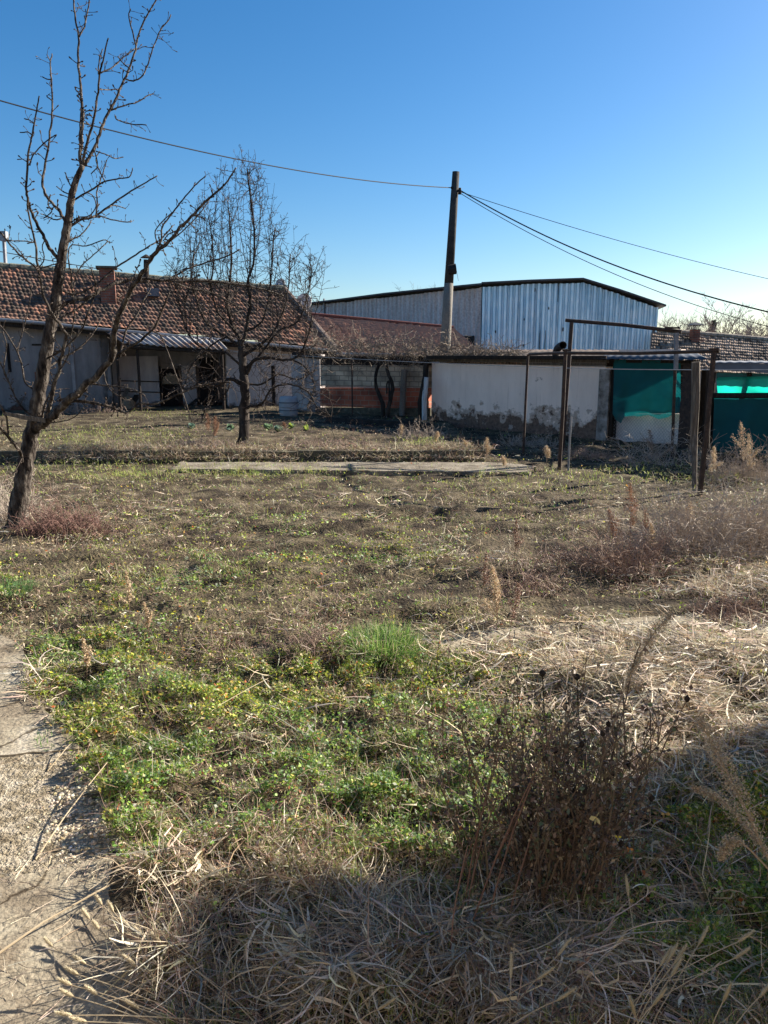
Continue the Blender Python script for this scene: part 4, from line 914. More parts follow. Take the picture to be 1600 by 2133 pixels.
# ================================================================ POLE AND WIRES
pb = at(926, 740, 22); up = thing('utility_pole', 'tall tapered concrete utility pole with darker upper shaft behind the sheds', 'utility pole', (pb.x-.02, 22, 0))
b0 = Vector((pb.x-.03, 22, 0)); p1 = at(935, 590, 22); p2 = at(942, 480, 22); p3 = at(950, 358, 22)
MB().tube([b0, at(927, 735, 22), at(931, 660, 22), p1], [.165, .15, .14, .128], 12).build('shaft', 'pole', up, smooth=True)
MB().tube([p1, p2, p3], [.128, .112, .098], 12).build('upper_shaft', pm('dark_concrete', [(.3, (.03, .03, .03)), (.7, (.075, .07, .065))], 3, .9, .3), up, smooth=True)  # upper shaft in a darker tone than the lower one
ins = []
mb = MB(); q = at(958, 398, 21.9); mb.tube([at(951, 396, 22), q], .03, 6); mb.tube([q-Vector((0, 0, .08)), q+Vector((0, 0, .08))], [.05, .035], 8); mb.tube([at(940, 391, 21.9), at(949, 391, 22)], .03, 6); mb.build('insulator', 'soot', up)
mb = MB()
for s_ in (-1, 1):
    mb.tube([at(942, 558, 21.85), at(942+s_*9, 562, 21.8), at(942+s_*13, 585, 21.8)], .006, 3)
mb.tube([at(934, 562, 21.9), at(950, 560, 21.9)], .14, 8)
mb.build('tie_wire', 'soot', up)
def wire(name, p, q, sag, r, label, mat='cable', n=40):
    pts = [p.lerp(q, i/n)-Vector((0, 0, sag*4*(i/n)*(1-i/n))) for i in range(n+1)]
    tag(MB().tube(pts, r, 5).build(name, mat, base=p), label, 'cable')
wire('overhead_cable', at(-300, 120, 12), at(941, 391, 21.9), .35, .012, 'overhead cable running from the top left of the sky to the utility pole')
wire('overhead_cable', at(958, 396, 21.9), at(1900, 705, 15), .55, .016, 'thick twisted overhead cable sagging from the pole to the right edge')
wire('overhead_cable', at(958, 402, 21.9), at(1950, 742, 19), .75, .009, 'lower thin overhead cable sagging from the pole to the right edge')
wire('overhead_cable', at(960, 400, 21.9), at(1900, 640, 24), .25, .008, 'upper thin overhead cable from the pole towards the right edge')
wire('overhead_cable', at(-100, 505, 26), at(660, 622, 34), .15, .014, 'thin cable passing just above the ridge of the left roof')

# ================================================================ PIPE FRAMES, POSTS
pf = thing('pipe_frame', 'rusty pipe frame with a long level top pipe in front of the white shed', 'pipe frame', gp(1164, 977))
A_ = at(1103, 738, 13.9); B_ = at(1179, 735, 12.0); C_ = at(1490, 734, 9.75)
def post(px0, py0, px1, py1, Yd, r, mat='rust', name='post', parent=None, n=8):
    a = at(px0, py0, Yd); b = at(px1, py1, Yd); b.z = -.05; m_ = a.lerp(b, .5)+Vector((random.uniform(-.01, .01), 0, 0)); return MB().tube([b, m_, a], r, n).build(name, mat, parent)
MB().tube([at(1103, 738, 13.9), at(1140, 736, 12.9), at(1180, 735.5, 12.0), at(1330, 736, 10.8), at(1500, 731, 9.7)], .024, 8).build('top_pipe', 'rust', pf)
post(1100, 738, 1090, 947, 13.9, .022, parent=pf); post(1178, 728, 1165, 977, 12.0, .030, parent=pf); post(1487, 734, 1458, 1028, 9.7, .034, parent=pf)
MB().box(at(1487, 728, 9.7), (.10, .05, .035)).build('top_cap', 'rust', pf)
MB().tube([at(1172, 729, 12), at(1184, 729, 12)], .02, 6).build('bracket', 'rust', pf)
pr = thing('pipe_frame', 'taller pipe frame with sloping upper pipe and a grey right post behind the level one', 'pipe frame', gp(1400, 958))
MB().tube([at(1178, 667, 14.2), at(1300, 677, 13.8), at(1420, 691, 13.4)], .032, 9).build('top_pipe', 'rust', pr)
post(1191, 671, 1170, 965, 14.1, .036, parent=pr); post(1409, 690, 1400, 955, 13.45, .028, parent=pr)
a = at(1409, 693, 13.35); b = at(1408, 770, 13.35); MB().tube([b, a], .042, 4).build('square_sleeve', 'steel', pr)
MB().box(at(1400, 683, 13.4), (.24, .05, .03)).build('top_plate', 'rust', pr)
tag(post(1190, 869, 1184, 978, 11.8, .016, 'steel', 'stake'), 'short thin pale stake right of the rusty middle post', 'stake')
random.seed(12)
a = at(1449, 754, 10.1); b = at(1445, 905, 10.1); c = at(1447, 1030, 9.9); c.z = -.03
tag(MB().tube([c, at(1447, 960, 10), b, a.lerp(b, .5)+Vector((.012, 0, 0)), a], [.03, .034, .055, .06, .058], 7, wob=.25).build('wooden_post', 'wood', base=c), 'thick weathered wooden post with a thin foot at the shed corner', 'post')
a = at(1477, 770, 11.4); c = at(1470, 1000, 11.4); c.z = 0
tag(MB().tube([c, a], .04, 6, wob=.2).build('wooden_post', 'wooddark', base=c), 'dark crooked wooden post close behind the right pipe post', 'post')
wire('washing_line', at(480, 731, 20), at(1101, 764, 13.9), .03, .006, 'slack washing line from the dark tree to the thin rusty post', 'wire')
wire('washing_line', at(1101, 764, 13.9), at(1600, 770, 9.9), .02, .006, 'washing line continuing past the rusty posts to the right shed', 'wire')

# ================================================================ VEGETATION
def pixpts(n, x0=-60, x1=1660, y0=880, y1=2200, rg=RNG):
    """points spread evenly over the picture, dropped on the ground"""
    px = rg.uniform(x0, x1, n); py = rg.uniform(y0, y1, n)
    a = (px-800)/FPX; b = (1066.5-py)/FPX; rz = -SP+b*CP; ry = CP+b*SP; t = -EYE/rz
    return px, py, a*t, ry*t
def gs(px, py, L):
    r = np.zeros_like(px)
    for cx, cy, rx, ry, w_ in L: r = np.maximum(r, w_*np.exp(-(((px-cx)/rx)**2+((py-cy)/ry)**2)**1.5))
    return r
def conc_mask(px, py):
    """1 on the bare concrete at the left"""
    e = np.interp(py, [1310, 1340, 1440, 1500, 1560, 1640, 1700, 1790, 1870, 1960, 2060, 2133, 2200], [-40, 50, 56, 100, 165, 196, 228, 262, 285, 300, 310, 330, 360])
    e = e + (vnoise(px*.03, py*.03, 71)-.5)*40
    return 1/(1+np.exp(np.clip((px-e)/7, -30, 30)))*(py > 1310)
GREEN = [(620, 1740, 360, 55, .9), (880, 1800, 120, 40, .6), (840, 2010, 80, 30, .5), (620, 1900, 120, 20, .4), (620, 1140, 420, 110, .28), (250, 1260, 260, 40, .5), (420, 1580, 330, 200, 1), (640, 1480, 300, 120, .9), (900, 1620, 180, 140, .9), (260, 1440, 180, 90, .8), (830, 1150, 140, 50, .6), (580, 1100, 160, 25, .6), (560, 1650, 420, 170, 1), (850, 1500, 260, 130, .8), (330, 1480, 220, 120, .8), (700, 1430, 250, 60, .7), (230, 1350, 150, 50, .9), (700, 1170, 120, 45, .9), (520, 1200, 140, 30, .6), (30, 1230, 60, 40, .9),
         (1500, 1750, 170, 120, .9), (1560, 1950, 130, 160, 1), (1350, 1900, 160, 100, .5), (780, 1270, 120, 30, .5), (300, 1290, 180, 25, .5), (940, 1710, 150, 80, .7), (430, 1230, 80, 30, .7), (700, 1100, 200, 40, .4), (120, 1550, 70, 25, 1)]
LIME = [(520, 1130, 420, 90, .25), (480, 1210, 300, 40, .55), (150, 990, 110, 18, 1), (290, 990, 110, 22, 1), (200, 930, 170, 22, .8), (350, 872, 90, 14, .8), (560, 990, 200, 14, .45), (1200, 1010, 300, 22, .2), (870, 940, 60, 9, .8), (320, 1220, 90, 30, .7), (1350, 990, 90, 14, .3), (650, 1230, 160, 40, .5), (900, 1200, 120, 50, .6), (1500, 1170, 120, 20, .5), (850, 1290, 120, 40, .5), (1050, 1100, 200, 60, .35)]
STRAW = [(1250, 1400, 230, 70, 1), (1480, 1400, 220, 110, 1), (1120, 1360, 170, 45, .9), (1520, 1230, 150, 50, 1), (1350, 1520, 240, 80, 1), (1100, 1450, 180, 50, .7), (420, 1820, 120, 60, 1), (640, 2010, 330, 140, .72), (950, 1980, 300, 140, .66),
         (1250, 1850, 260, 130, .6), (1150, 2060, 330, 110, .75), (1450, 1650, 180, 70, .8), (350, 1990, 120, 110, .45), (780, 1060, 180, 30, .5), (900, 1180, 120, 40, .45), (1550, 1550, 120, 60, .9), (1400, 2080, 250, 80, .8), (950, 1330, 100, 30, .35), (320, 1880, 90, 70, .9), (1380, 1320, 250, 30, .6), (300, 1080, 200, 40, .35), (620, 1560, 120, 30, .35), (330, 1600, 90, 30, .4), (150, 1820, 150, 22, .5), (90, 1450, 50, 60, .35), (1560, 2100, 150, 60, .4)]
BROWN = [(600, 1080, 380, 60, .65), (420, 1140, 260, 40, .7), (900, 1130, 260, 50, .6), (1150, 1190, 260, 60, .8), (800, 1290, 200, 30, .5), (200, 1100, 200, 60, 1), (100, 1060, 120, 50, 1), (340, 1150, 150, 35, .7), (640, 1340, 130, 50, 1), (480, 1350, 150, 40, .5), (700, 930, 330, 20, 1), (420, 935, 120, 16, .6), (60, 1170, 120, 30, .7), (1300, 1200, 260, 60, .7), (1050, 1060, 250, 40, .45), (1480, 1130, 180, 60, .8), (1520, 1260, 160, 30, .7), (750, 1250, 100, 30, .6), (900, 1060, 200, 40, .5), (1200, 1100, 250, 60, .5), (560, 900, 300, 25, .5), (880, 900, 200, 25, .6)]
DARK = [(430, 1050, 160, 10, .9), (700, 1075, 200, 10, .9), (350, 1105, 150, 12, .8), (800, 1110, 160, 12, .8), (560, 1150, 130, 9, .8), (900, 1060, 120, 8, .7), (330, 1165, 120, 12, .7), (1080, 1140, 110, 22, .9), (700, 1210, 150, 8, .6), (240, 1300, 160, 9, .8), (850, 1250, 110, 30, 1), (1280, 1270, 260, 32, 1), (620, 1035, 130, 10, .8), (30, 1120, 60, 40, .8), (1550, 1290, 100, 20, .7), (500, 1110, 200, 14, .5), (1000, 1150, 150, 16, .5), (60, 1310, 120, 10, .8)]
def strips(P, head, tilt, length, width, col, rg, segs=3, arch=.25, curl=.4, kink=0):
    """many thin blades as bent strips; arrays in, mesh arrays out"""
    n = len(P); ca, sa = np.cos(head), np.sin(head); V = np.empty((n, segs+1, 2, 3)); pos = P.copy(); t = tilt.copy(); h = head.copy()
    dt = rg.normal(0, arch, n)-arch*.6; dh = rg.normal(0, curl, n); roll = rg.uniform(-1.2, 1.2, n)
    for s_ in range(segs+1):
        wv = width*(1-.75*(s_/segs)**1.5)
        sx = -np.sin(h); sy = np.cos(h)
        off = np.stack([sx*np.cos(roll), sy*np.cos(roll), np.sin(roll)], -1)*wv[:, None]*.5
        V[:, s_, 0] = pos-off; V[:, s_, 1] = pos+off
        d = np.stack([np.cos(h)*np.cos(t), np.sin(h)*np.cos(t), np.sin(t)], -1); pos = pos+d*(length/segs)[:, None]; t = t+dt; h = h+dh
        if kink: kk = rg.random(n) < kink; h = h+kk*rg.normal(0, .9, n); t = t+kk*rg.normal(0, .45, n)
        if s_ < segs:
            pos[:, 2] = np.maximum(pos[:, 2], P[:, 2]-.03)
    I = (np.arange(n)*(segs+1)*2)[:, None, None]+np.arange(segs)[None, :, None]*2+np.array([0, 1, 3, 2])[None, None, :]
    C = np.repeat(col, (segs+1)*2, 0)
    return V.reshape(-1, 3), I.reshape(-1, 4), C
def leaves(P, size, col, rg, up=.8):
    n = len(P); nr = rg.normal(0, 1, (n, 3)); nr[:, 2] = np.abs(nr[:, 2])+up; nr /= np.linalg.norm(nr, axis=1)[:, None]
    a = rg.normal(0, 1, (n, 3)); u = np.cross(nr, a); u /= np.linalg.norm(u, axis=1)[:, None]; v = np.cross(nr, u); s = size[:, None]
    q = np.stack([P-u*s, P+v*s*.62-nr*s*.12, P+u*s, P-v*s*.62-nr*s*.12], 1)
    q[:, 0] -= nr*s*.1; q[:, 2] -= nr*s*.25
    return q.reshape(-1, 3), np.arange(n*4).reshape(-1, 4), np.repeat(col, 4, 0)
def merge(*parts):
    V = []; F = []; C = []; k = 0
    for v, f, c in parts: V.append(v); F.append(f+k); C.append(c); k += len(v)
    return np.concatenate(V), np.concatenate(F), np.concatenate(C)
def pick(rg, n, pal, jit=.25):
    pal = np.array(pal); w_ = pal[:, 3]/pal[:, 3].sum(); i = rg.choice(len(pal), n, p=w_)
    return np.clip(pal[i, :3]*rg.uniform(1-jit, 1+jit, (n, 1))*rg.uniform(.92, 1.08, (n, 3)), 0, 1)
PSTRAW = [(.66, .54, .38, 3), (.54, .43, .30, 3), (.76, .67, .52, 2), (.38, .28, .18, 1.5), (.50, .44, .36, 1.8)]
PSHADE = [(.48, .39, .27, 3), (.36, .28, .19, 2), (.56, .48, .36, 2), (.25, .18, .12, 1.5)]  # straw colours again, darkened to carry the foreground shade
PBROWN = [(.20, .11, .085, 3), (.29, .18, .13, 3), (.38, .28, .20, 2), (.11, .065, .052, 1.6), (.45, .36, .27, 1.2)]
PGREEN = [(.11, .20, .04, 3), (.18, .29, .05, 3), (.32, .40, .07, 2), (.06, .12, .035, 1.6), (.21, .26, .15, 1.6), (.42, .33, .10, .5), (.36, .13, .06, .35), (.38, .40, .30, .8)]
PLIME = [(.34, .40, .08, 3), (.44, .48, .12, 2), (.22, .29, .07, 2), (.48, .42, .2, 1.5)]
POLIVE = [(.27, .26, .10, 2.4), (.38, .31, .18, 3), (.18, .21, .07, 2), (.52, .44, .29, 2.6), (.12, .08, .055, 1.6), (.36, .19, .11, 1.3)]
def dscale(d): return np.clip(.75+.11*d, .9, 2.2)
def CL(x, y): return np.clip((fbm(x*7, y*9, 50, 3)-.40)*5, 0, 1)
def ZS(x, y):
    h = H(x, y)+.05*CL(x, y); px, py = proj(x, y)
    h = np.where((y > 11.65) & (y < 12.55) & (x < 2.15) & (x > -3.35), np.maximum(h, .046), h)
    e = np.interp(py, [1310, 1340, 1440, 1500, 1560, 1640, 1700, 1790, 1870, 1960, 2060, 2133, 2200], [-20, 75, 82, 130, 195, 235, 270, 305, 400, 470, 510, 540, 600])
    h = np.where((px < e) & (py > 1320) & (y > .3), np.maximum(h, .022), h)
    return np.where((x > .2) & (x < 3.2) & (y > 2.6) & (y < 4.8), np.maximum(h, .018), h)
def excl(x, y): return (y < 17.5-.9*np.clip(x-1.5, 0, 9)-.0) | (x < 1.3)
def scatter(n, wfun, rg, y0=880, y1=2200, x0=-60, x1=1660):
    px, py, x, y = pixpts(n, x0, x1, y0, y1, rg)
    p = wfun(px, py, x, y)*(1-conc_mask(px, py))*(1-.8*gs(px, py+(fbm(x*1.5, y*1.5, 88, 3)-.5)*60, DARK))*(1-.55*np.clip((fbm(x*.9, y*4.5, 83, 3)-.52)*6, 0, 1)*(py < 1330))*(1-.6*np.clip((fbm(x*1.5, y*2.6, 183, 3)-.50)*7, 0, 1)*(py < 1350))*(.22+.78*CL(x, y)*(.6+.4*(fbm(x*22, y*26, 52, 2) > .45)))
    k = (rg.random(n) < p) & (y < 22.5)
    shedline = (x > 1.0) & (y > 20.15-1.04*(x-1.0)); k &= ~shedline
    pave = (y > 11.75) & (y < 12.45) & (x > -3.3) & (x < 2.0) & (rg.random(n) > np.clip(.42+.9*(fbm(x*2, y*5, 15, 3)-.38)*3+.5*(x < -2.0)+.7*(y > KERB_Y-.5), .12, .95)); k &= ~pave
    return px[k], py[k], x[k], y[k]
def patchy(x, y, s=1.6, seed=40): return np.clip((fbm(x*s, y*s, seed, 4)-.36)*4, .0, 1)
def stuff(name, V, F, C, mat='veg'): return tag(mesh_obj(name, V, F, M[mat], cols=C), kind='stuff')

# base litter everywhere: short dry bits, olive and brown
rg = np.random.default_rng(101)
px, py, x, y = scatter(360000, lambda a, b, x, y: (.85-.55*gs(a, b, DARK))*np.clip(.35+patchy(x, y, 2.3, 12), 0, 1)*(1-.75*gs(a, b, [(1500, 1370, 130, 30, 1), (965, 1345, 50, 18, 1)])), rg)
n = len(x); d = np.hypot(x, y); s = dscale(d)
P = np.stack([x, y, ZS(x, y)+rg.uniform(0, .015, n)], -1)
wv = gs(px, py, BROWN)
col = pick(rg, n, POLIVE); cb = pick(rg, n, PBROWN); m_ = rg.random(n) < wv*.8; col[m_] = cb[m_]
cs = pick(rg, n, PSTRAW); m_ = rg.random(n) < .20; col[m_] = cs[m_]
A1 = strips(P, rg.uniform(0, 6.283, n), rg.uniform(-.1, .9, n), rg.uniform(.015, .06, n)*s**.3, rg.uniform(.002, .0055, n)*s, col, rg, 3, .5, .9)
stuff('dry_litter', *A1)
# fine weeds: brown tangles, upright-ish
px, py, x, y = scatter(210000, lambda a, b, x, y: gs(a, b, BROWN)*np.clip(patchy(x, y, 3, 8)+.25, 0, 1)+.22*patchy(x, y, 2, 77), rg)
n = len(x); d = np.hypot(x, y); s = dscale(d); wv = gs(px, py, BROWN)
lift = (rg.random(n)**1.5)*(.03+.12*wv*fbm(x*2, y*2, 4, 2))
P = np.stack([x, y, ZS(x, y)+lift], -1)
hd = rg.uniform(0, 6.283, n)
A2 = strips(P, hd, rg.uniform(-.3, 1.3, n), rg.uniform(.05, .17, n)*s**.4, rg.uniform(.0014, .003, n)*s, pick(rg, n, PBROWN), rg, 3, .4, .6)
# growth hanging over the terrace kerb and its foot
m = 9000; kx = rg.uniform(-9, 1.9, m); ky = np.where(rg.random(m) < .6, rg.uniform(KERB_Y-.02, KERB_Y+.25, m), rg.uniform(KERB_Y-.22, KERB_Y-.05, m))
kk = rg.random(m) < np.clip((fbm(kx*1.6, ky*2, 19, 3)-.33)*4, .12, 1); kx, ky = kx[kk], ky[kk]; m = len(kx)
kz = np.where(ky > KERB_Y-.03, .17, .055)+rg.uniform(0, .03, m)
AK = strips(np.stack([kx, ky, kz], -1), rg.normal(-1.57, 1.3, m), rg.uniform(-.2, 1.1, m), rg.uniform(.08, .28, m), rg.uniform(.004, .008, m), pick(rg, m, PBROWN+POLIVE+PSTRAW), rg, 3, .5, .5)
stuff('dead_weeds', *merge(A2, AK))
# straw: long pale blades lying in swaths and heaps
px, py, x, y = scatter(230000, lambda a, b, x, y: np.clip(gs(a, b, STRAW)*1.1, 0, 1)*np.clip(.45+patchy(x, y, 2.5, 3), 0, 1)*np.where((a > 1440) & (b > 1320) & (b < 1400), .5, 1)+.02+.05*patchy(x, y, 1.7, 78), rg)
n = len(x); d = np.hypot(x, y); s = dscale(d); wv = gs(px, py, STRAW)
ang = fbm(x*1.4, y*1.4, 60, 3)*9+rg.normal(0, 1.15, n)
keep = ~((y < 3.2) & (rg.random(n) < .42+.5*np.clip((fbm(x*5, y*5, 97, 3)-.47)*7, 0, 1)))
px, py, x, y, s, wv, ang = [q[keep] for q in (px, py, x, y, s, wv, ang)]; n = len(x)
heap = .012+wv*np.clip(fbm(x*2.2, y*2.2, 61, 3)*.20-.05, 0, .10)
P = np.stack([x, y, ZS(x, y)+.004+rg.random(n)*heap], -1)
col = pick(rg, n, PSTRAW+[(.24, .18, .12, 2), (.30, .27, .22, 2)])*(.6+.75*fbm(x*3, y*3, 14, 3))[:, None]
A3 = strips(P, ang, rg.normal(.10, .22, n), rg.uniform(.04, .25, n), (.0014+.0066*rg.random(n)**1.8)*s, col, rg, 4, .10, .16, .2)
k = rg.random(n) < .12*np.clip(wv*1.4, 0, 1); m_ = int(k.sum())
A3b = strips(P[k]+np.array([0, 0, .012]), ang[k]+rg.normal(0, .6, m_), rg.normal(.05, .2, m_), rg.uniform(.03, .10, m_), rg.uniform(.006, .012, m_)*np.minimum(s[k], 1.3), pick(rg, m_, PSTRAW+[(.30, .20, .13, 3)]), rg, 3, .12, .3, .25)
stuff('straw', *merge(A3, A3b))
# clover and low green leaves
px, py, x, y = scatter(620000, lambda a, b, x, y: np.clip(gs(a, b, GREEN)*1.3, 0, 1)*np.clip(patchy(x, y, 3.2, 20)*1.2+.14, 0, 1)+.08*patchy(x, y, 1.2, 29), rg)
n = len(x); d = np.hypot(x, y); s = dscale(d); wv = gs(px, py, GREEN)
mound = .01+.14*np.clip(fbm(x*5, y*5, 21, 3)-.25, 0, 1)*np.clip(wv+.2, 0, 1)
P = np.stack([x, y, ZS(x, y)+mound*rg.uniform(.35, 1.0, n)], -1)
zone = fbm(x*2.5, y*2.5, 90, 3)[:, None]; col = pick(rg, n, PGREEN)*(.75+.6*zone); tint = (fbm(x*1.3, y*1.3, 91, 2) > .52)[:, None]; col = np.where(tint, col*np.array([1.35, 1.05, .8]), col)
A4 = leaves(P, rg.uniform(.004, .0115, n)*s, np.clip(col*1.15, 0, 1), rg)
k = rg.random(n) < .25; m_ = k.sum()
A5 = strips(P[k]-np.array([0, 0, .02]), rg.uniform(0, 6.283, m_), rg.uniform(.3, 1.4, m_), rg.uniform(.03, .09, m_), rg.uniform(.0016, .003, m_)*s[k], pick(rg, m_, PGREEN), rg, 2, .3, .3)
stuff('clover_cover', *merge(A4, A5), 'leaf')
# short lime grass and moss
px, py, x, y = scatter(300000, lambda a, b, x, y: gs(a, b, LIME)*np.clip(patchy(x, y, 2, 33)+.2, 0, 1)+.10*patchy(x, y, 1.3, 35), rg)
n = len(x); d = np.hypot(x, y); s = dscale(d); P = np.stack([x, y, ZS(x, y)+rg.uniform(0, .01, n)], -1)
A6 = strips(P, rg.uniform(0, 6.283, n), rg.uniform(.3, 1.45, n), rg.uniform(.02, .07, n)*s**.5, rg.uniform(.0018, .0035, n)*s, pick(rg, n, PLIME), rg, 2, .25, .3)
px, py, x, y = scatter(90000, lambda a, b, x, y: np.clip(gs(a, b, LIME)*2, 0, 1)*np.clip(patchy(x, y, 2, 33)+.45, 0, 1), rg, 850, 1040)
n = len(x); d = np.hypot(x, y); s = dscale(d); P = np.stack([x, y, ZS(x, y)+rg.uniform(.01, .04, n)], -1)
A7 = strips(P, rg.uniform(0, 6.283, n), rg.uniform(.3, 1.45, n), rg.uniform(.04, .09, n), rg.uniform(.002, .004, n)*s, pick(rg, n, PLIME), rg, 2, .25, .3)
A6 = merge(A6, A7)
stuff('short_grass', *A6, 'leaf')
# dead leaves
px, py, x, y = scatter(9000, lambda a, b, x, y: np.clip(.15+gs(a, b, [(150, 1130, 250, 60, 1), (650, 970, 350, 12, 1)])+.3*gs(a, b, GREEN), 0, 1), rg)
n = len(x); s = dscale(np.hypot(x, y)); P = np.stack([x, y, ZS(x, y)+rg.uniform(.01, .06, n)], -1)
stuff('fallen_leaves', *leaves(P, rg.uniform(.005, .014, n)*s**.6, pick(rg, n, [(.33, .26, .19, 3), (.22, .13, .08, 3), (.48, .42, .33, 1.4), (.35, .12, .05, .5), (.45, .34, .06, .4)]), rg, .3), 'leaf')

# gravel on the broken part of the path
rg = np.random.default_rng(55); N = 5200
px = rg.uniform(-30, 300, N); py = rg.uniform(1566, 1850, N); cm = conc_mask(px, py) > .35
cm &= (rg.random(N) < np.clip(.25+.9*np.exp(-((px-190)/110)**2-((py-1700)/90)**2), 0, 1))
a = (px-800)/FPX; b = (1066.5-py)/FPX; t = -EYE/(-SP+b*CP); gx = (a*t)[cm]; gy = ((CP+b*SP)*t)[cm]; n = len(gx)
ico = [Vector(v) for v in [(0, 0, 1), (.89, 0, .45), (.28, .85, .45), (-.72, .53, .45), (-.72, -.53, .45), (.28, -.85, .45), (.72, .53, -.45), (-.28, .85, -.45), (-.89, 0, -.45), (-.28, -.85, -.45), (.72, -.53, -.45), (0, 0, -1)]]
icf = np.array([(0, 1, 2), (0, 2, 3), (0, 3, 4), (0, 4, 5), (0, 5, 1), (1, 6, 2), (2, 7, 3), (3, 8, 4), (4, 9, 5), (5, 10, 1), (2, 6, 7), (3, 7, 8), (4, 8, 9), (5, 9, 10), (1, 10, 6), (6, 11, 7), (7, 11, 8), (8, 11, 9), (9, 11, 10), (10, 11, 6)])
T = np.array([tuple(v) for v in ico]); sz = rg.uniform(.0025, .0075, n)*rg.choice([1, 1, 1, 1.8], n)*np.clip(.4+gs(px[cm], py[cm], [(200, 1700, 110, 110, 1)]), 0, 1); V = T[None]*sz[:, None, None]*rg.uniform(.6, 1.25, (n, 1, 3))*rg.uniform(.8, 1.2, (n, 12, 1))*np.array([1, 1, .7])
V = V+np.stack([gx, gy, np.full(n, .004)+sz*.12], -1)[:, None]; F = (np.arange(n)*12)[:, None, None]+icf[None]
cc = np.repeat(pick(rg, n, [(.45, .38, .27, 3), (.33, .28, .21, 3), (.55, .50, .41, 1.5), (.40, .30, .18, 1)]), 12, 0)
stuff('gravel', V.reshape(-1, 3), F.reshape(-1, 3), cc, 'clay')

# a few loose straws and twigs on the bare concrete
rg = np.random.default_rng(66); N = 2600
px = rg.uniform(-30, 420, N); py = rg.uniform(1330, 2180, N); a = (px-800)/FPX; b = (1066.5-py)/FPX; t = -EYE/(-SP+b*CP); x = a*t; y = (CP+b*SP)*t
k = rg.random(N) < np.clip(.25+gs(px, py, [(130, 1830, 200, 28, 1), (110, 1480, 60, 90, .7)]), 0, 1); n = k.sum()
P = np.stack([x[k], y[k], np.full(n, .024)+rg.random(n)*.012], -1)
stuff('scattered_straw', *strips(P, rg.normal(.4, .8, n), rg.normal(.0, .08, n), rg.uniform(.02, .12, n), rg.uniform(.001, .0022, n), pick(rg, n, PSTRAW+[(.12, .09, .07, 3)]), rg, 3, .04, .4))

# ---- individual plants
def tuft(name, px, py, n, ln, pal, label, cat, rad=.06, w=(.002, .004), tilt=(.5, 1.5), seed=1, group=None, mat='leaf', zb=0):
    dry = mat == 'veg'
    rg = np.random.default_rng(seed); b = gp(px, py); z = float(H(b.x, b.y)) if not zb else zb
    a = rg.uniform(0, 6.283, n); r = rad*np.sqrt(rg.random(n)); P = np.stack([b.x+r*np.cos(a), b.y+r*np.sin(a), np.full(n, z)], -1)
    v = strips(P, a+rg.normal(0, 1.1 if dry else .45, n), rg.uniform(*tilt, n)*(.75 if dry else 1), rg.uniform(.35, 1, n)*ln*(.8 if dry else 1), rg.uniform(*w, n), pick(rg, n, pal), rg, 5, .26 if dry else .24, .2 if dry else .16, .15 if dry else 0)
    return tag(mesh_obj(name, v[0], v[1], M[mat], base=(b.x, b.y, z), cols=v[2]), label, cat, group)
tuft('thatch', 1190, 1905, 700, .16, PSTRAW+PBROWN, 'matted dead grass around the foot of the rose bush', 'dry grass', .26, (.0018, .004), (.1, 1.2), seed=21, mat='veg')
tuft('grass_tuft', 795, 1365, 3000, .17, [(.12, .24, .05, 3), (.22, .36, .07, 3), (.06, .14, .03, 2.4), (.50, .44, .26, 1.2), (.38, .44, .14, 1.2)], 'large bright green grass tuft in the middle of the yard', 'grass', .19, (.0024, .005), (.1, 1.4), seed=2)
tuft('grass_tuft', 865, 1385, 700, .11, [(.13, .25, .05, 3), (.22, .34, .08, 2), (.40, .36, .2, 1)], 'smaller green grass tuft at the lower right of the large tuft', 'grass', .12, seed=3)
tuft('grass_tuft', 120, 1545, 260, .08, [(.07, .17, .03, 3), (.12, .24, .05, 2)], 'small deep green tuft spreading onto the concrete slab at left', 'grass', .08, (.004, .009), (.2, 1.1), seed=4)
tuft('grass_tuft', 20, 1250, 500, .14, [(.09, .2, .06, 3), (.14, .26, .08, 2)], 'green grass tuft at the left edge below the leaning tree', 'grass', .16, seed=5)
tuft('straw_tussock', 1250, 1430, 1500, .34, PSTRAW, 'bright dry straw tussock in the middle of the sunlit straw', 'dry grass', .22, (.002, .0045), (.1, 1.0), seed=6, mat='veg')
tuft('straw_tussock', 1120, 1640-0, 900, .34, PSHADE, 'drooping shade-darkened straw tussock right behind the dead rose bush', 'dry grass', .14, (.003, .006), (.3, 1.3), seed=7, mat='veg') if 0 else None
tuft('straw_tussock', 1385, 1640, 900, .34, PSTRAW, 'drooping straw tussock to the right of the dead rose bush', 'dry grass', .14, (.003, .005), (.3, 1.2), seed=7, mat='veg')
tuft('straw_tussock', 440, 1880, 520, .20, PSTRAW, 'pale matted straw tussock at the edge of the lower concrete slab', 'dry grass', .13, (.002, .004), (.0, .9), seed=8, mat='veg')
tuft('straw_tussock', 1540, 1240, 1000, .3, PSTRAW, 'pale straw tussock at the right edge beyond the concrete patch', 'dry grass', .3, (.003, .005), (.1, 1.1), seed=9, mat='veg')
tuft('straw_tussock', 520, 2140, 600, .30, PSHADE, 'shade-darkened dry grass tussock at the bottom edge beside the slab', 'dry grass', .15, (.0025, .005), (.1, 1.1), seed=10, mat='veg')
tuft('straw_tussock', 500, 1660-5, 160, .12, PSTRAW, 'small star shaped dead grass clump among the clover', 'dry grass', .02, (.002, .004), (.1, .9), seed=13, mat='veg')
tuft('straw_tussock', 750, 1900, 700, .25, PSHADE, 'flattened shade-darkened straw tussock at bottom centre', 'dry grass', .18, (.0025, .005), (.0, .9), seed=14, mat='veg')

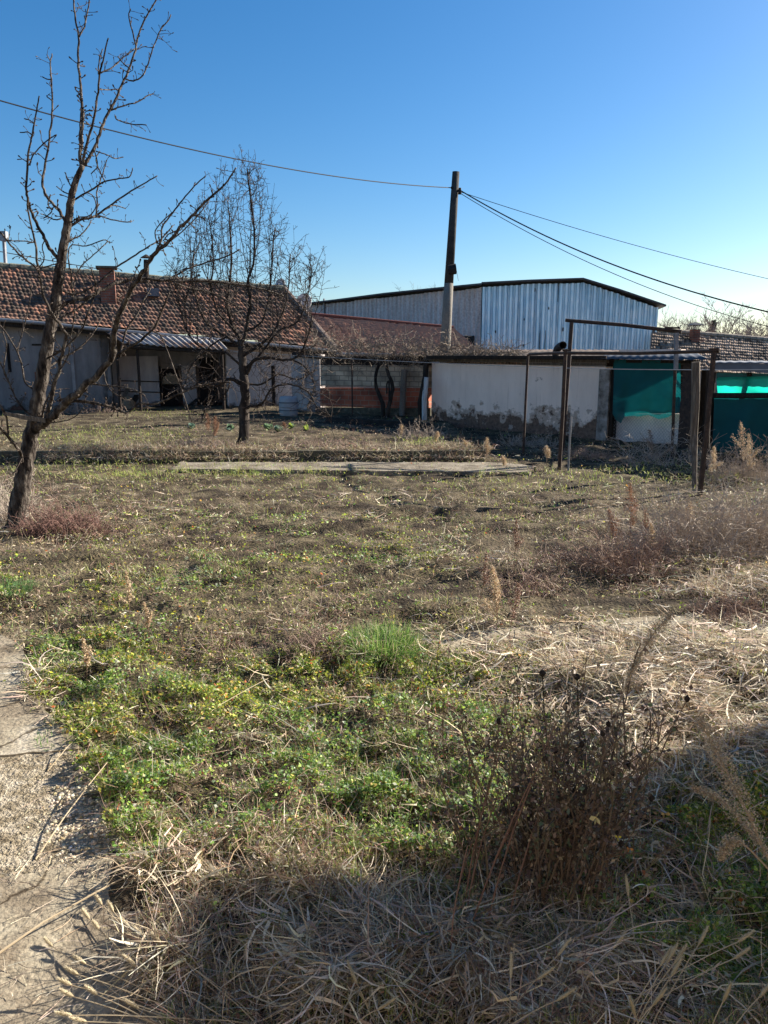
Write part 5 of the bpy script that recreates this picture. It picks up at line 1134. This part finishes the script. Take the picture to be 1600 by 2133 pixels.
def stalk(name, px, pyb, pxt, pyt, label, cat='dry weed', pal=PBROWN, w=.03, dens=260, Yd=None, seed=0, droop=0, group=None, stemr=.0035, side=3):
    """dry dock or mugwort stalk: stem with a long seed plume"""
    rg = np.random.default_rng(seed+900); b = gp(px, pyb, .0); b.z = float(H(b.x, b.y))
    if Yd: b = Vector((at(px, pyb, Yd).x, Yd, float(H(at(px, pyb, Yd).x, Yd))))
    t_ = at(pxt, pyt, b.y-.02); t = thing(name, label, cat, b, group); n = 8; L = (t_-b).length
    pts = [b.lerp(t_, i/n)+Vector((math.sin(i/n*3.1)*.03*L, 0, 0))-Vector((0, 0, droop*(i/n)**3)) for i in range(n+1)]
    m_ = MB(); m_.tube(pts, [stemr*(1-.5*i/n) for i in range(n+1)], 5)
    brs = []
    for k in range(side):
        i = 2+k % 5; d = Vector((rg.normal(0, .6), rg.normal(0, .6), 1)).normalized(); e = pts[i]+d*L*.3; m_.tube([pts[i], pts[i].lerp(e, .5)+Vector((0, 0, .01)), e], [stemr*.6]*3, 4); brs.append((pts[i].lerp(e, .3), e))
    m_.build('stem', pm('weed_stem_%d' % seed, [(.3, (.2, .13, .085)), (.6, (.34, .25, .17))], 9, .9, 0), t)
    A = np.array([tuple(p) for p in pts]); f = .35+.65*rg.random(dens)**.8; idx = f*n; i0 = np.clip(idx.astype(int), 0, n-1); fr = (idx-i0)[:, None]
    P = A[i0]*(1-fr)+A[i0+1]*fr; wid = w*np.sin(np.clip((f-.3)/.7, 0, 1)*math.pi*.85+.25)
    P = P+rg.normal(0, 1, (dens, 3))*wid[:, None]*.5
    Q = [P]
    for a_, e in brs:
        g_ = rg.random(dens//5)[:, None]; Q.append(np.array(a_)*(1-g_)+np.array(e)*g_+rg.normal(0, w*.3, (dens//5, 3)))
    P = np.concatenate(Q); k = len(P)
    v = merge(leaves(P, rg.uniform(.004, .009, k), pick(rg, k, pal), rg, .2), strips(P, rg.uniform(0, 6.28, k), rg.uniform(-.6, 1.3, k), np.full(k, w*.7), np.full(k, .0022), pick(rg, k, pal), rg, 1, .1, .1))
    mesh_obj('seed_plume', v[0], v[1], M['veg'], t, cols=v[2]); return t
PRED = [(.30, .16, .09, 3), (.38, .22, .13, 2), (.22, .11, .07, 2)]; PTAN = [(.56, .43, .28, 3), (.46, .34, .21, 2), (.64, .52, .36, 1)]
W = 'tall dry weeds in the yard'
for i, a in enumerate([
 (1310, 1135, 1312, 1008, 'tallest reddish brown dry weed plume right of the yard centre', PRED, .05), (1285, 1150, 1268, 1062, 'shorter reddish weed plume left of the tallest one', PRED, .035), (1335, 1150, 1345, 1060, 'thin reddish weed plume just right of the tallest one', PRED, .03),
 (1420, 1130, 1438, 1046, 'tan dry weed plume leaning right before the right pipe post', PTAN, .04), (1360, 1170, 1356, 1090, 'low tan weed plume in front of the grey brushwood', PTAN, .03), (1035, 1320, 1025, 1180, 'curving brown dry weed stalk above the concrete patch', PTAN, .035),
 (1070, 1190, 1075, 1085, 'thin brown weed stalk left of the dark hollow', PBROWN, .03), (1060, 1310, 1080, 1215, 'short brown weed with curled top right of the curving stalk', PBROWN, .03), (1000, 1260, 1012, 1150, 'leaning brown weed stalk with ragged top beyond the dark hollow', PBROWN, .03),
 (436, 925, 430, 862, 'left one of the orange brown dock stalks on the terrace', PRED, .06), (446, 920, 448, 868, 'middle one of the orange brown dock stalks on the terrace', PRED, .06), (442, 932, 455, 880, 'right and lowest of the orange brown dock stalks on the terrace', PRED, .05),
 (832, 925, 836, 885, 'dry weed stalk at the right part of the terrace', PTAN, .05), (905, 940, 912, 900, 'dry weed stalk below the left end of the white wall', PTAN, .05), (1012, 958, 1014, 912, 'dry weed stalk at the open end of the kerb', PTAN, .05),
 (970, 950, 966, 918, 'low dry weed stalk a little left of the kerb end', PTAN, .05), (1140, 965, 1138, 930, 'pale dry weed stalk between the rusty posts', PTAN, .05), (1050, 975, 1046, 950, 'small pale weed stalk past the kerb end', PTAN, .04),
 (1545, 1000, 1543, 880, 'tall pale weed plume before the dark netting at right', PTAN, .05), (1556, 1010, 1560, 905, 'tall slender pale weed right beside the tall plume', PTAN, .045), (1480, 1010, 1487, 930, 'grey weed stalk at the foot of the right posts', PTAN, .04),
 (180, 1400, 172, 1330, 'small tan weed near the upper concrete slab', PTAN, .02), (310, 1330, 300, 1255, 'thin tan weed stalk above the green patch at left', PTAN, .02), (270, 1290, 262, 1190, 'taller thin tan weed with curved tip left of the yard centre', PTAN, .02),
 (595, 905, 590, 880, 'short orange weed just right of the dark tree trunk', PRED, .04), (1360, 960, 1352, 895, 'dark weed stalk before the wire mesh', PBROWN, .05)]):
    stalk('dry_weed', a[0], a[1], a[2], a[3], a[4], pal=a[5], w=a[6], seed=i, group=W, dens=int(420 if a[6] > .03 else 240))
# brushwood shrubs
def shrub(px, py, hpx, wpx, label, n=300, pal='vine', seed=0, name='bare_shrub', mat=None, r0=.0035, group='bare shrubs in the yard'):
    random.seed(seed); b = gp(px, py); b.z = float(H(b.x, b.y)); sc = b.length/FPX; hh = hpx*sc; ww = wpx*sc/2
    m_ = MB()
    for k in range(n):
        a = random.uniform(0, 6.28); rr = random.random()**.6*ww*.95; cx, cy = rr*math.cos(a), rr*math.sin(a)*.7; p = b+Vector((cx, cy, 0)); p.z = float(H(p.x, p.y))
        loc = .35+1.1*float(fbm(np.array(p.x*2.5), np.array(p.y*2.5), seed+5, 2)); l = hh*random.uniform(.3, 1.1)*loc*(1.15-.55*rr/ww)
        d = Vector((random.gauss(cx/ww*.4, .55), random.gauss(0, .55), random.uniform(.25, 1))).normalized(); pts = [p]
        for i in range(6):
            d = (d+Vector((random.gauss(0, .32), random.gauss(0, .32), random.gauss(-.03, .25)))).normalized(); pts.append(pts[-1]+d*l/6); pts[-1].z = max(pts[-1].z, 0.0)
        r = r0*random.uniform(.5, 1.0); m_.tube(pts, [r*(1-.55*i/6) for i in range(7)], 3, cap=False)
        for j in range(5):
            q = pts[random.randint(2, 6)]; f = (d+Vector((random.gauss(0, .9), random.gauss(0, .9), random.gauss(0, .7)))).normalized(); g_ = Vector((random.gauss(0, .03), random.gauss(0, .03), random.gauss(0, .03)))*l
            m_.tube([q, q+f*l*.12+g_, q+f*l*.26-g_], [r*.6, r*.5, r*.4], 3, cap=False)
    tag(m_.build(name, mat, base=b), label, 'shrub', group)
brushd = pm('brushwood_dark', [(.3, (.10, .055, .045)), (.6, (.22, .13, .105))], 6, .9, 0); brush = pm('brushwood', [(.3, (.24, .19, .15)), (.6, (.44, .37, .30))], 6, .9, 0); brushr = pm('brushwood_red', [(.3, (.19, .13, .10)), (.6, (.35, .255, .20))], 6, .9, 0)
shrub(1440, 1160, 170, 230, 'wide grey brushwood shrub in front of the right pipe post', 330, seed=1, mat=brush, r0=.005)
shrub(1560, 1140, 200, 190, 'grey brushwood shrub at the right picture edge', 330, seed=2, mat=brush, r0=.005)
shrub(1300, 1190, 130, 200, 'low brown brushwood under the tallest reddish plume', 260, seed=3, mat=brushr, r0=.0045)
shrub(1360, 965, 110, 190, 'dark tangled shrub before the wire mesh of the netted shed', 110, seed=4, mat=brush, r0=.006)
shrub(1100, 930, 45, 120, 'pale heap of dead branches against the white shed wall', 160, seed=5, mat=brush, r0=.006)
shrub(1540, 1000, 110, 160, 'grey shrub at the foot of the dark netting', 220, seed=6, mat=brush, r0=.004)
shrub(1220, 955, 35, 120, 'low dark weeds right of the rusty middle post', 200, seed=16, mat=brushr, r0=.004)
shrub(130, 1120, 70, 190, 'dense purplish brown brushwood right of the leaning trunk', 420, seed=7, mat=brushd, r0=.004)
shrub(20, 1090, 110, 110, 'pale dry brushwood at the foot of the leaning trunk', 200, seed=8, mat=brush)
shrub(650, 1370, 55, 170, 'low reddish brown dead weed mat left of the large grass tuft', 420, seed=9, mat=brushr, r0=.002)
shrub(1080, 1230, 60, 200, 'matted brown weeds behind the dark hollow', 260, seed=10, mat=brushr)
shrub(690, 945, 28, 260, 'purplish dry weeds along the kerb right of the dark trunk', 320, seed=11, mat=brushr, r0=.005)
shrub(430, 945, 30, 150, 'dark dry weeds along the kerb left of the dark trunk', 200, seed=12, mat=brushr, r0=.005)
shrub(1530, 1290, 50, 200, 'brown matted weeds beside the right concrete patch', 320, seed=13, mat=brushr)
shrub(170, 868, 35, 200, 'leafless brush heap along the foot of the left house', 220, seed=14, mat=brushr, r0=.008)
shrub(870, 925, 45, 120, 'straggly tan weeds at the right part of the terrace', 180, seed=15, mat=brush, r0=.005)
# cabbages
for i, (px, py, s_, lab) in enumerate([(560, 896, 1.2, 'grey green cabbage plant nearest the dark trunk'), (606, 894, .9, 'yellow green cabbage plant in the middle of the row'), (638, 897, .8, 'rightmost yellow green cabbage plant of the row'), (478, 898, 1.0, 'cabbage plant just left of the dark trunk'), (400, 893, .9, 'pale blue green cabbage left of the dock stalks'), (578, 900, .9, 'bluish cabbage plant tucked between its neighbours')]):
    rg = np.random.default_rng(i+70); b = gp(px, py, .13); V = []; F = []; C = []
    for k in range(16):
        a = rg.uniform(0, 6.28); t = rg.uniform(.2, 1.3); l = .16*s_*rg.uniform(.6, 1.1); wd = l*.38; u = np.array([math.cos(a)*math.cos(t), math.sin(a)*math.cos(t), math.sin(t)]); v = np.array([-math.sin(a), math.cos(a), 0]); nn = np.cross(u, v); kk = len(V)
        for f, g_ in ((0, .15), (.35, .9), (.7, 1), (1, .35)):
            for sd_ in (-1, 0, 1): V.append(np.array(b)+u*l*f+v*wd*g_*sd_+nn*(abs(sd_)*wd*.4-f*f*l*.25*-1)*(1 if nn[2] < 0 else -1)*-.6)
        for r in range(3):
            for c_ in range(2): q = kk+r*3+c_; F.append([q, q+1, q+4, q+3])
        cc = np.array([(.16, .24, .13), (.12, .2, .15), (.26, .33, .06)][rg.integers(0, 3) if i in (1, 2) else rg.integers(0, 2)])*rg.uniform(.8, 1.2); C += [cc]*12
    tag(mesh_obj('cabbage_plant', V, F, M['leaf'], base=b, cols=np.array(C)), lab, 'cabbage', 'cabbages on the terrace')
# raised bed board at the right part of the terrace
mb = MB(); a = gp(678, 880, .13); b = gp(905, 895, .13); mb.prism([a, b, b+Vector((0, 0, .14)), a+Vector((0, 0, .14))], (0, .05, 0)); tag(mb.build('bed_edging', 'soot', base=a), 'dark low edging board of the vegetable bed below the brick wall', 'edging')

# ---- dead rose bush
random.seed(44); rgb = np.random.default_rng(44)
rb_ = gp(1180, 1880); rb_.z = 0; rose = thing('rose_bush', 'dark dried rose bush with withered leaves and many upright stems', 'bush', rb_)
st = MB(); LP = []; tops = []
for k in range(118):
    a = random.uniform(0, 6.28); rr = .15*math.sqrt(random.random()); cx_ = random.choice([-.19, -.06, .0, .03, .10]); p = rb_+Vector((cx_+rr*math.cos(a), rr*math.sin(a)*.9+.06, 0))
    hgt = random.uniform(.30, .84)*(1-.9*max(0, rr-.06))*(.82 if cx_ in (-.06, .10) else 1.0); e = Vector((math.cos(a)*random.uniform(0, .42)+random.gauss(-.02, .10), math.sin(a)*random.uniform(0, .2), 1)).normalized(); pts = [p]; d = e; n = 9
    for i in range(n):
        d = (d+Vector((random.gauss(0, .10), random.gauss(0, .09), .03))).normalized(); pts.append(pts[-1]+d*hgt/n)
    r = random.uniform(.0018, .0034); st.tube(pts, [r*(1-.5*i/n) for i in range(n+1)], 5, cap=False)
    for j in range(random.randint(3, 7)):
        i = random.randint(3, n); f = (d+Vector((random.gauss(0, .8), random.gauss(0, .8), random.gauss(.2, .4)))).normalized(); l = random.uniform(.04, .14); q = pts[i]+f*l; st.tube([pts[i], pts[i].lerp(q, .5)+Vector((0, 0, .006)), q], [r*.7, r*.55, r*.4], 4, cap=False)
        for m_ in range(random.randint(2, 7)): LP.append(tuple(pts[i].lerp(q, random.uniform(.2, 1.1))+Vector((random.gauss(0, .012), random.gauss(0, .012), random.gauss(0, .012)))))
    for m_ in range(random.randint(14, 34)): i = random.randint(2, n); LP.append(tuple(pts[i]+Vector((random.gauss(0, .02), random.gauss(0, .02), random.gauss(0, .02)))))
    tops.append(pts[-1])
st.build('stems', pm('rose_stem', [(.3, (.07, .05, .036)), (.5, (.16, .11, .078)), (.7, (.21, .19, .11))], 6, .8, 0), rose)
LP = np.array(LP); n = len(LP); v = leaves(LP, rgb.uniform(.004, .012, n), pick(rgb, n, [(.14, .095, .07, 4), (.24, .17, .12, 3), (.08, .06, .05, 2.4), (.12, .145, .08, 2), (.40, .32, .23, 1.2)]), rgb, -.1)
mesh_obj('withered_leaves', v[0], v[1], M['veg'], rose, cols=v[2])
for t_ in random.sample(tops, 22): hp = MB(); hp.tube([t_-Vector((0, 0, .006)), t_, t_+Vector((0, 0, .008)), t_+Vector((0, 0, .016))], [.003, .0085, .008, .002], 7); hp.build('dried_hip', 'wooddark', rose)
for q in [at(1130, 1402, 2.45), at(1202, 1410, 2.45)]: hp = MB(); hp.tube([q-Vector((0, 0, .012)), q, q+Vector((0, 0, .01))], [.004, .013, .005], 7); hp.tube([q, q-Vector((-.01, 0, .12)), q-Vector((-.03, 0, .3))], .002, 4); hp.build('dried_hip', 'wooddark', rose)
V = []; F = []; C = []
def petal(c, s_, col, n=5):
    for k in range(n):
        a = 6.28*k/n+random.random(); d = Vector((math.cos(a), random.uniform(-.6, 0), math.sin(a))).normalized(); u = d.orthogonal().normalized(); b_ = len(V)
        for q in (c, c+d*s_*.6+u*s_*.35, c+d*s_, c+d*s_*.6-u*s_*.35): V.append(tuple(q)); C.append(col)
        F.append([b_, b_+1, b_+2, b_+3])
petal(at(1243, 1702, 1.98), .022, (.75, .6, .25), 5); petal(at(1287, 1744, 1.98), .011, (.65, .5, .05), 3); petal(at(1083, 1455, 2.4), .010, (.75, .2, .03), 3); petal(at(1311, 1768, 2.0), .012, (.6, .25, .06), 3); petal(at(1385, 1695, 2.2), .018, (.5, .32, .10), 3); petal(at(1303, 1600, 2.2), .014, (.5, .5, .18), 3)
mesh_obj('last_blossoms', V, F, M['leaf'], rose, cols=np.array(C))
# second, lower stems: reddish bramble canes left of it
random.seed(45); b0 = gp(1010, 1890); cn = thing('bramble_canes', 'thin reddish bare canes leaning right at the lower left of the rose bush', 'plant', b0); mb = MB()
for (x0, y0, x1, y1) in [(960, 2000, 1140, 1560), (965, 1960, 1040, 1650), (945, 1940, 1000, 1720), (1000, 1980, 1160, 1500), (940, 2080, 975, 1760), (1050, 1950, 1180, 1560), (980, 1940, 1120, 1620), (960, 1930, 1065, 1500)]:
    p = gp(x0, y0); q = at(x1, y1, p.y+.22); pts = [p.lerp(q, i/6)+Vector((math.sin(i/6*3.1)*-.02, 0, random.gauss(0, .004))) for i in range(7)]; mb.tube(pts, [.0028-.0002*i for i in range(7)], 5)
mb.build('stems', pm('red_cane', [(.3, (.12, .06, .04)), (.7, (.26, .15, .10))], 6, .7, 0), cn)

# plumes close to the viewer
def plume(pix, Y0, Y1_, w, label, seed, dens=900, s0=.25):
    rg = np.random.default_rng(seed); P = smooth_path(pix, 5); n = len(P); W = [at(p[0], p[1], Y0+(Y1_-Y0)*i/(n-1)) for i, p in enumerate(P)]; W[0].z = max(0, W[0].z)
    t = thing('feathery_weed', label, 'dry weed', W[0]); MB().tube(W, [.0035*(1-.6*i/n) for i in range(n)], 6).build('stem', 'stem_tan' if 'stem_tan' in M else pm('tan_stem', [(.3, (.3, .21, .13)), (.7, (.45, .34, .22))], 6, .8, 0), t)
    A = np.array([tuple(q) for q in W]); f = s0+(1-s0)*rg.random(dens); idx = f*(n-1); i0 = np.clip(idx.astype(int), 0, n-2); fr = (idx-i0)[:, None]; Q = A[i0]*(1-fr)+A[i0+1]*fr
    ww = w*np.sin(np.clip((f-s0)/(1-s0), 0, 1)*math.pi*.8+.35)*(.55+.9*vnoise(f*14, f*0, seed)); Q = Q+rg.normal(0, 1, (dens, 3))*ww[:, None]*.5
    v = merge(leaves(Q, rg.uniform(.0018, .0042, dens), pick(rg, dens, PTAN), rg, .1), strips(Q, rg.uniform(0, 6.28, dens), rg.uniform(-.5, 1.2, dens), np.full(dens, .012), np.full(dens, .0009), pick(rg, dens, PTAN), rg, 1, .1, .1))
    mesh_obj('plume', v[0], v[1], M['veg'], t, cols=v[2])
plume([(1215, 1800), (1255, 1600), (1295, 1450), (1325, 1380), (1365, 1315), (1398, 1280)], 2.3, 2.55, .03, 'tan feathery plume rising out of the rose bush towards the right', 1, 1500, .5)
plume([(1720, 2050), (1640, 1880), (1560, 1700), (1520, 1620), (1490, 1560), (1455, 1500)], 1.9, 2.15, .04, 'large leaning feathery plume in front of the shaded ground at right', 2, 2200, .3)
plume([(1700, 1960), (1610, 1800), (1560, 1730), (1500, 1665), (1440, 1640)], 1.95, 2.2, .022, 'thinner feathery side stalk left of the large leaning plume', 3, 1000, .4)
plume([(1680, 1900), (1600, 1810), (1550, 1760), (1520, 1755), (1500, 1790)], 1.9, 1.95, .022, 'short curled feathery stalk with hooked tip at the right edge', 4, 800, .55)

# foxtail grasses, one by one
def foxtail(hx, hy, rx, ry, zh, label, group, ln=.045, ang=None, seed=0):
    """head at photo point (hx,hy) zh above ground; root near (rx,ry)"""
    rg = np.random.default_rng(seed+300); random.seed(seed+300); h = gp(hx, hy, zh); r0 = gp(rx, ry, 0); r0.y = max(r0.y, 1.05)
    d0 = h-r0; mid = r0.lerp(h, .5)+Vector((0, 0, .015+.02*random.random())); t = thing('foxtail_grass', label, 'grass', r0, group)
    P = smooth_path([tuple(r0), tuple(r0.lerp(mid, .55)+Vector((0, 0, .015))), tuple(mid), tuple(mid.lerp(h, .6)+Vector((0, 0, .004))), tuple(h)], 4); MB().tube([Vector(p) for p in P], [.0014]*len(P), 5).build('stem', 'stemstraw', t)
    ax = ((Vector(P[-1])-Vector(P[-4])).normalized()+Vector((0, 0, .25))).normalized(); L = ln; pts = [h+ax*L*f for f in (0, .12, .35, .6, .85, 1)]; rr = [.0016, .0036, .0045, .0042, .0028, .0008]
    n = 260; f = rg.random(n); c = np.array(h)+np.array(ax)*(L*f)[:, None]; u = np.array(ax.orthogonal().normalized()); v_ = np.cross(np.array(ax), u); an = rg.uniform(0, 6.283, n)
    rad = np.cos(an)[:, None]*u+np.sin(an)[:, None]*v_; base = c+rad*.003*np.sin(np.clip(f, .06, .95)*3.14)[:, None]; tip = base+(rad*.8+np.array(ax)*.8)*.0075
    sidev = np.cross(rad, np.array(ax))*.0005; VV = np.stack([base-sidev, base+sidev, tip], 1).reshape(-1, 3)
    hd = MB().tube(pts, rr, 8); hv = np.array([tuple(q) for q in hd.V]); k = len(hv); FF = [list(q) for q in hd.F]+(np.arange(n*3).reshape(-1, 3)+k).tolist()
    cols = np.concatenate([np.tile([.50, .40, .24], (k, 1))*rg.uniform(.75, 1.15, (k, 1)), np.tile([.62, .53, .36], (n*3, 1))]); mesh_obj('seed_head', np.concatenate([hv, VV]), FF, M['veg'], t, cols=cols)
M['stemstraw'] = pm('straw_stem', [(.3, (.34, .26, .16)), (.7, (.5, .41, .28))], 6, .8, 0)
GL = 'foxtail grasses over the lower slab'; GR = 'foxtail grasses at the lower right'
for i, (hx, hy, zh, lab) in enumerate([(212, 1884, .05, 'short foxtail head furthest from the bottom on the slab'), (236, 1898, .06, 'foxtail head just right of the furthest one'), (186, 1914, .08, 'foxtail head pointing up left over the long straw'), (208, 1938, .08, 'foxtail head touching the long pale straw'),
    (109, 1971, .03, 'foxtail lying flat and farthest left on the slab'), (179, 2008, .10, 'thin foxtail head above the fat ones on the slab'), (163, 2030, .12, 'fat foxtail head at the top of the lower left bunch'), (149, 2052, .12, 'foxtail head pointing left in the lower left bunch'),
    (153, 2076, .11, 'lowest fat head of the lower left bunch'), (203, 2072, .11, 'foxtail head right of the lower left bunch'), (272, 1934, .08, 'pale foxtail head near the straw heap edge'), (297, 1948, .08, 'longer foxtail head lying over the slab edge'),
    (337, 1967, .10, 'foxtail head hanging down beside the straw heap'), (284, 2012, .1, 'blurred foxtail head in the slab shadow'), (289, 2100, .08, 'long foxtail head at the bottom edge in shade'), (150, 2115, .12, 'foxtail head at the bottom left corner'), (180, 2128, .12, 'lowest foxtail head cut by the bottom edge')]):
    foxtail(hx, hy, 430+i*13+random.uniform(-30, 30), 2160+(i % 5)*25, zh, lab, GL, .05 if hx > 250 else .042, seed=i)
for i, (hx, hy, rx, ry, zh, lab) in enumerate([(1375, 2012, 1290, 2180, .16, 'left one of three small foxtail heads side by side'), (1389, 2006, 1300, 2190, .17, 'middle one of three small foxtail heads side by side'), (1405, 2006, 1310, 2180, .17, 'right one of three small foxtail heads side by side'), (1398, 2034, 1300, 2210, .17, 'foxtail head just below the trio of heads'),
    (1455, 1968, 1330, 2200, .16, 'foxtail head standing right above the trio'), (1506, 2087, 1450, 2230, .2, 'thick foxtail head over the dark clover at the bottom'), (1528, 1997, 1300, 2150, .12, 'long slanting foxtail head over the dark clover'), (1162, 1990, 1000, 2200, .14, 'long foxtail head left of the bottom centre right'),
    (1278, 1975, 1150, 2160, .12, 'slanting foxtail head below the rose bush'), (1309, 1866, 1330, 2050, .14, 'upright foxtail head nearest the rose bush'), (1537, 1962, 1250, 2150, .14, 'thin foxtail head reaching farthest right'), (1119, 2040, 950, 2180, .12, 'foxtail head leaning right over grey straw'),
    (1160, 2084, 980, 2220, .14, 'big foxtail head low at the bottom centre right'), (1360, 2094, 1290, 2220, .17, 'foxtail head below the trio near the bottom edge'), (1323, 2115, 1340, 2230, .17, 'foxtail head leaning left at the bottom edge'), (1581, 2078, 1480, 2230, .16, 'foxtail head at the bottom right corner'),
    (775, 1987, 830, 2150, .10, 'foxtail head pointing up left in the shaded straw'), (744, 2050, 800, 2200, .12, 'long drooping foxtail head in the middle of the bottom straw'), (1064, 2037, 1060, 2200, .14, 'small upright foxtail head above the bottom centre'), (787, 2103, 700, 2200, .12, 'foxtail head lying near the bottom centre edge'), (1020, 1950, 900, 2100, .08, 'foxtail head lying flat beneath the bramble canes')]):
    foxtail(hx, hy, rx, ry, zh, lab, GR, .058, seed=50+i)
# long straws lying on the slab, dandelion clocks, pale leaf
def straw_stem(p, q, zl, label, r=.0016): 
    a = gp(*p); b = gp(*q); a.z = zl[0]; b.z = zl[1]; tag(MB().tube([a, a.lerp(b, .35)+Vector((0, .01, .012)), a.lerp(b, .7)+Vector((0, 0, .01)), b], [r*1.3, r, r, r*.7], 5).build('long_straw', 'stemstraw', base=a), label, 'straw', 'long straws on the slab')
straw_stem((-30, 2025), (280, 1850), (.03, .06), 'long straight straw lying diagonally across the lower slab', .003)
straw_stem((75, 1795), (228, 1622), (.01, .08), 'long pale straw lying across the gravel patch', .0022)
straw_stem((100, 1610), (200, 1525), (.01, .06), 'shorter straw crossing the crack between the slab and the gravel')
straw_stem((400, 1545), (560, 1450), (.08, .10), 'grey bent straw lying on the clover left of centre')
straw_stem((720, 1720), (790, 1640), (.05, .09), 'pale straw over the clover near the centre')
def clock(px, py, zh, label, r=.012):
    c = gp(px, py, zh); g0 = Vector((c.x-.01, c.y+.01, 0)); t = thing('dandelion', label, 'flower', g0, 'dandelion clocks'); MB().tube([g0, g0.lerp(c, .5)+Vector((.006, 0, 0)), c], .0012, 5).build('stem', 'stemstraw', t)
    rg = np.random.default_rng(int(px)); n = 500; d = rg.normal(0, 1, (n, 3)); d /= np.linalg.norm(d, axis=1)[:, None]; C0 = np.array(c); a = np.cross(d, rg.normal(0, 1, (n, 3))); a /= np.linalg.norm(a, axis=1)[:, None]; s = r*.22
    V = np.concatenate([np.stack([C0+d*r-a*s, C0+d*r*1.05+np.cross(a, d)*s, C0+d*r+a*s], 1).reshape(-1, 3), np.stack([C0+a*.0002, C0-a*.0002, C0+d*r], 1).reshape(-1, 3)])
    mesh_obj('seed_ball', V, np.arange(n*6).reshape(-1, 3), M['veg'], t, cols=np.tile([.72, .7, .62], (n*6, 1)))
clock(396, 1473, .07, 'dandelion clock on the clover at left'); clock(243, 1378, .07, 'small dandelion clock nearer the upper slab', .01); clock(862, 1330, .08, 'left pale dandelion head on the grass tuft', .013); clock(890, 1338, .07, 'right pale dandelion head on the grass tuft', .012)
# stones and pale clods lying about
random.seed(88)
for px, py, s_, lab in [(408, 1215, .05, 'pale tan clod in the middle left of the yard'), (128, 1460, .035, 'brown stone at the edge of the upper slab'), (808, 1190, .02, 'small white stone in the sunlit clover'), (275, 1005, .03, 'white pebble on the mossy strip')]:
    c = gp(px, py); c.z = float(H(c.x, c.y))+s_*.3; mb = MB(); k = 0
    for v in ico: mb.V.append(c+Vector((v.x*s_*random.uniform(.8, 1.2), v.y*s_*random.uniform(.6, 1), v.z*s_*random.uniform(.4, .6)))); mb.UV.append((0, 0))
    mb.F = icf.tolist(); tag(mb.build('stone', 'stone', base=c, smooth=False), lab, 'stone')
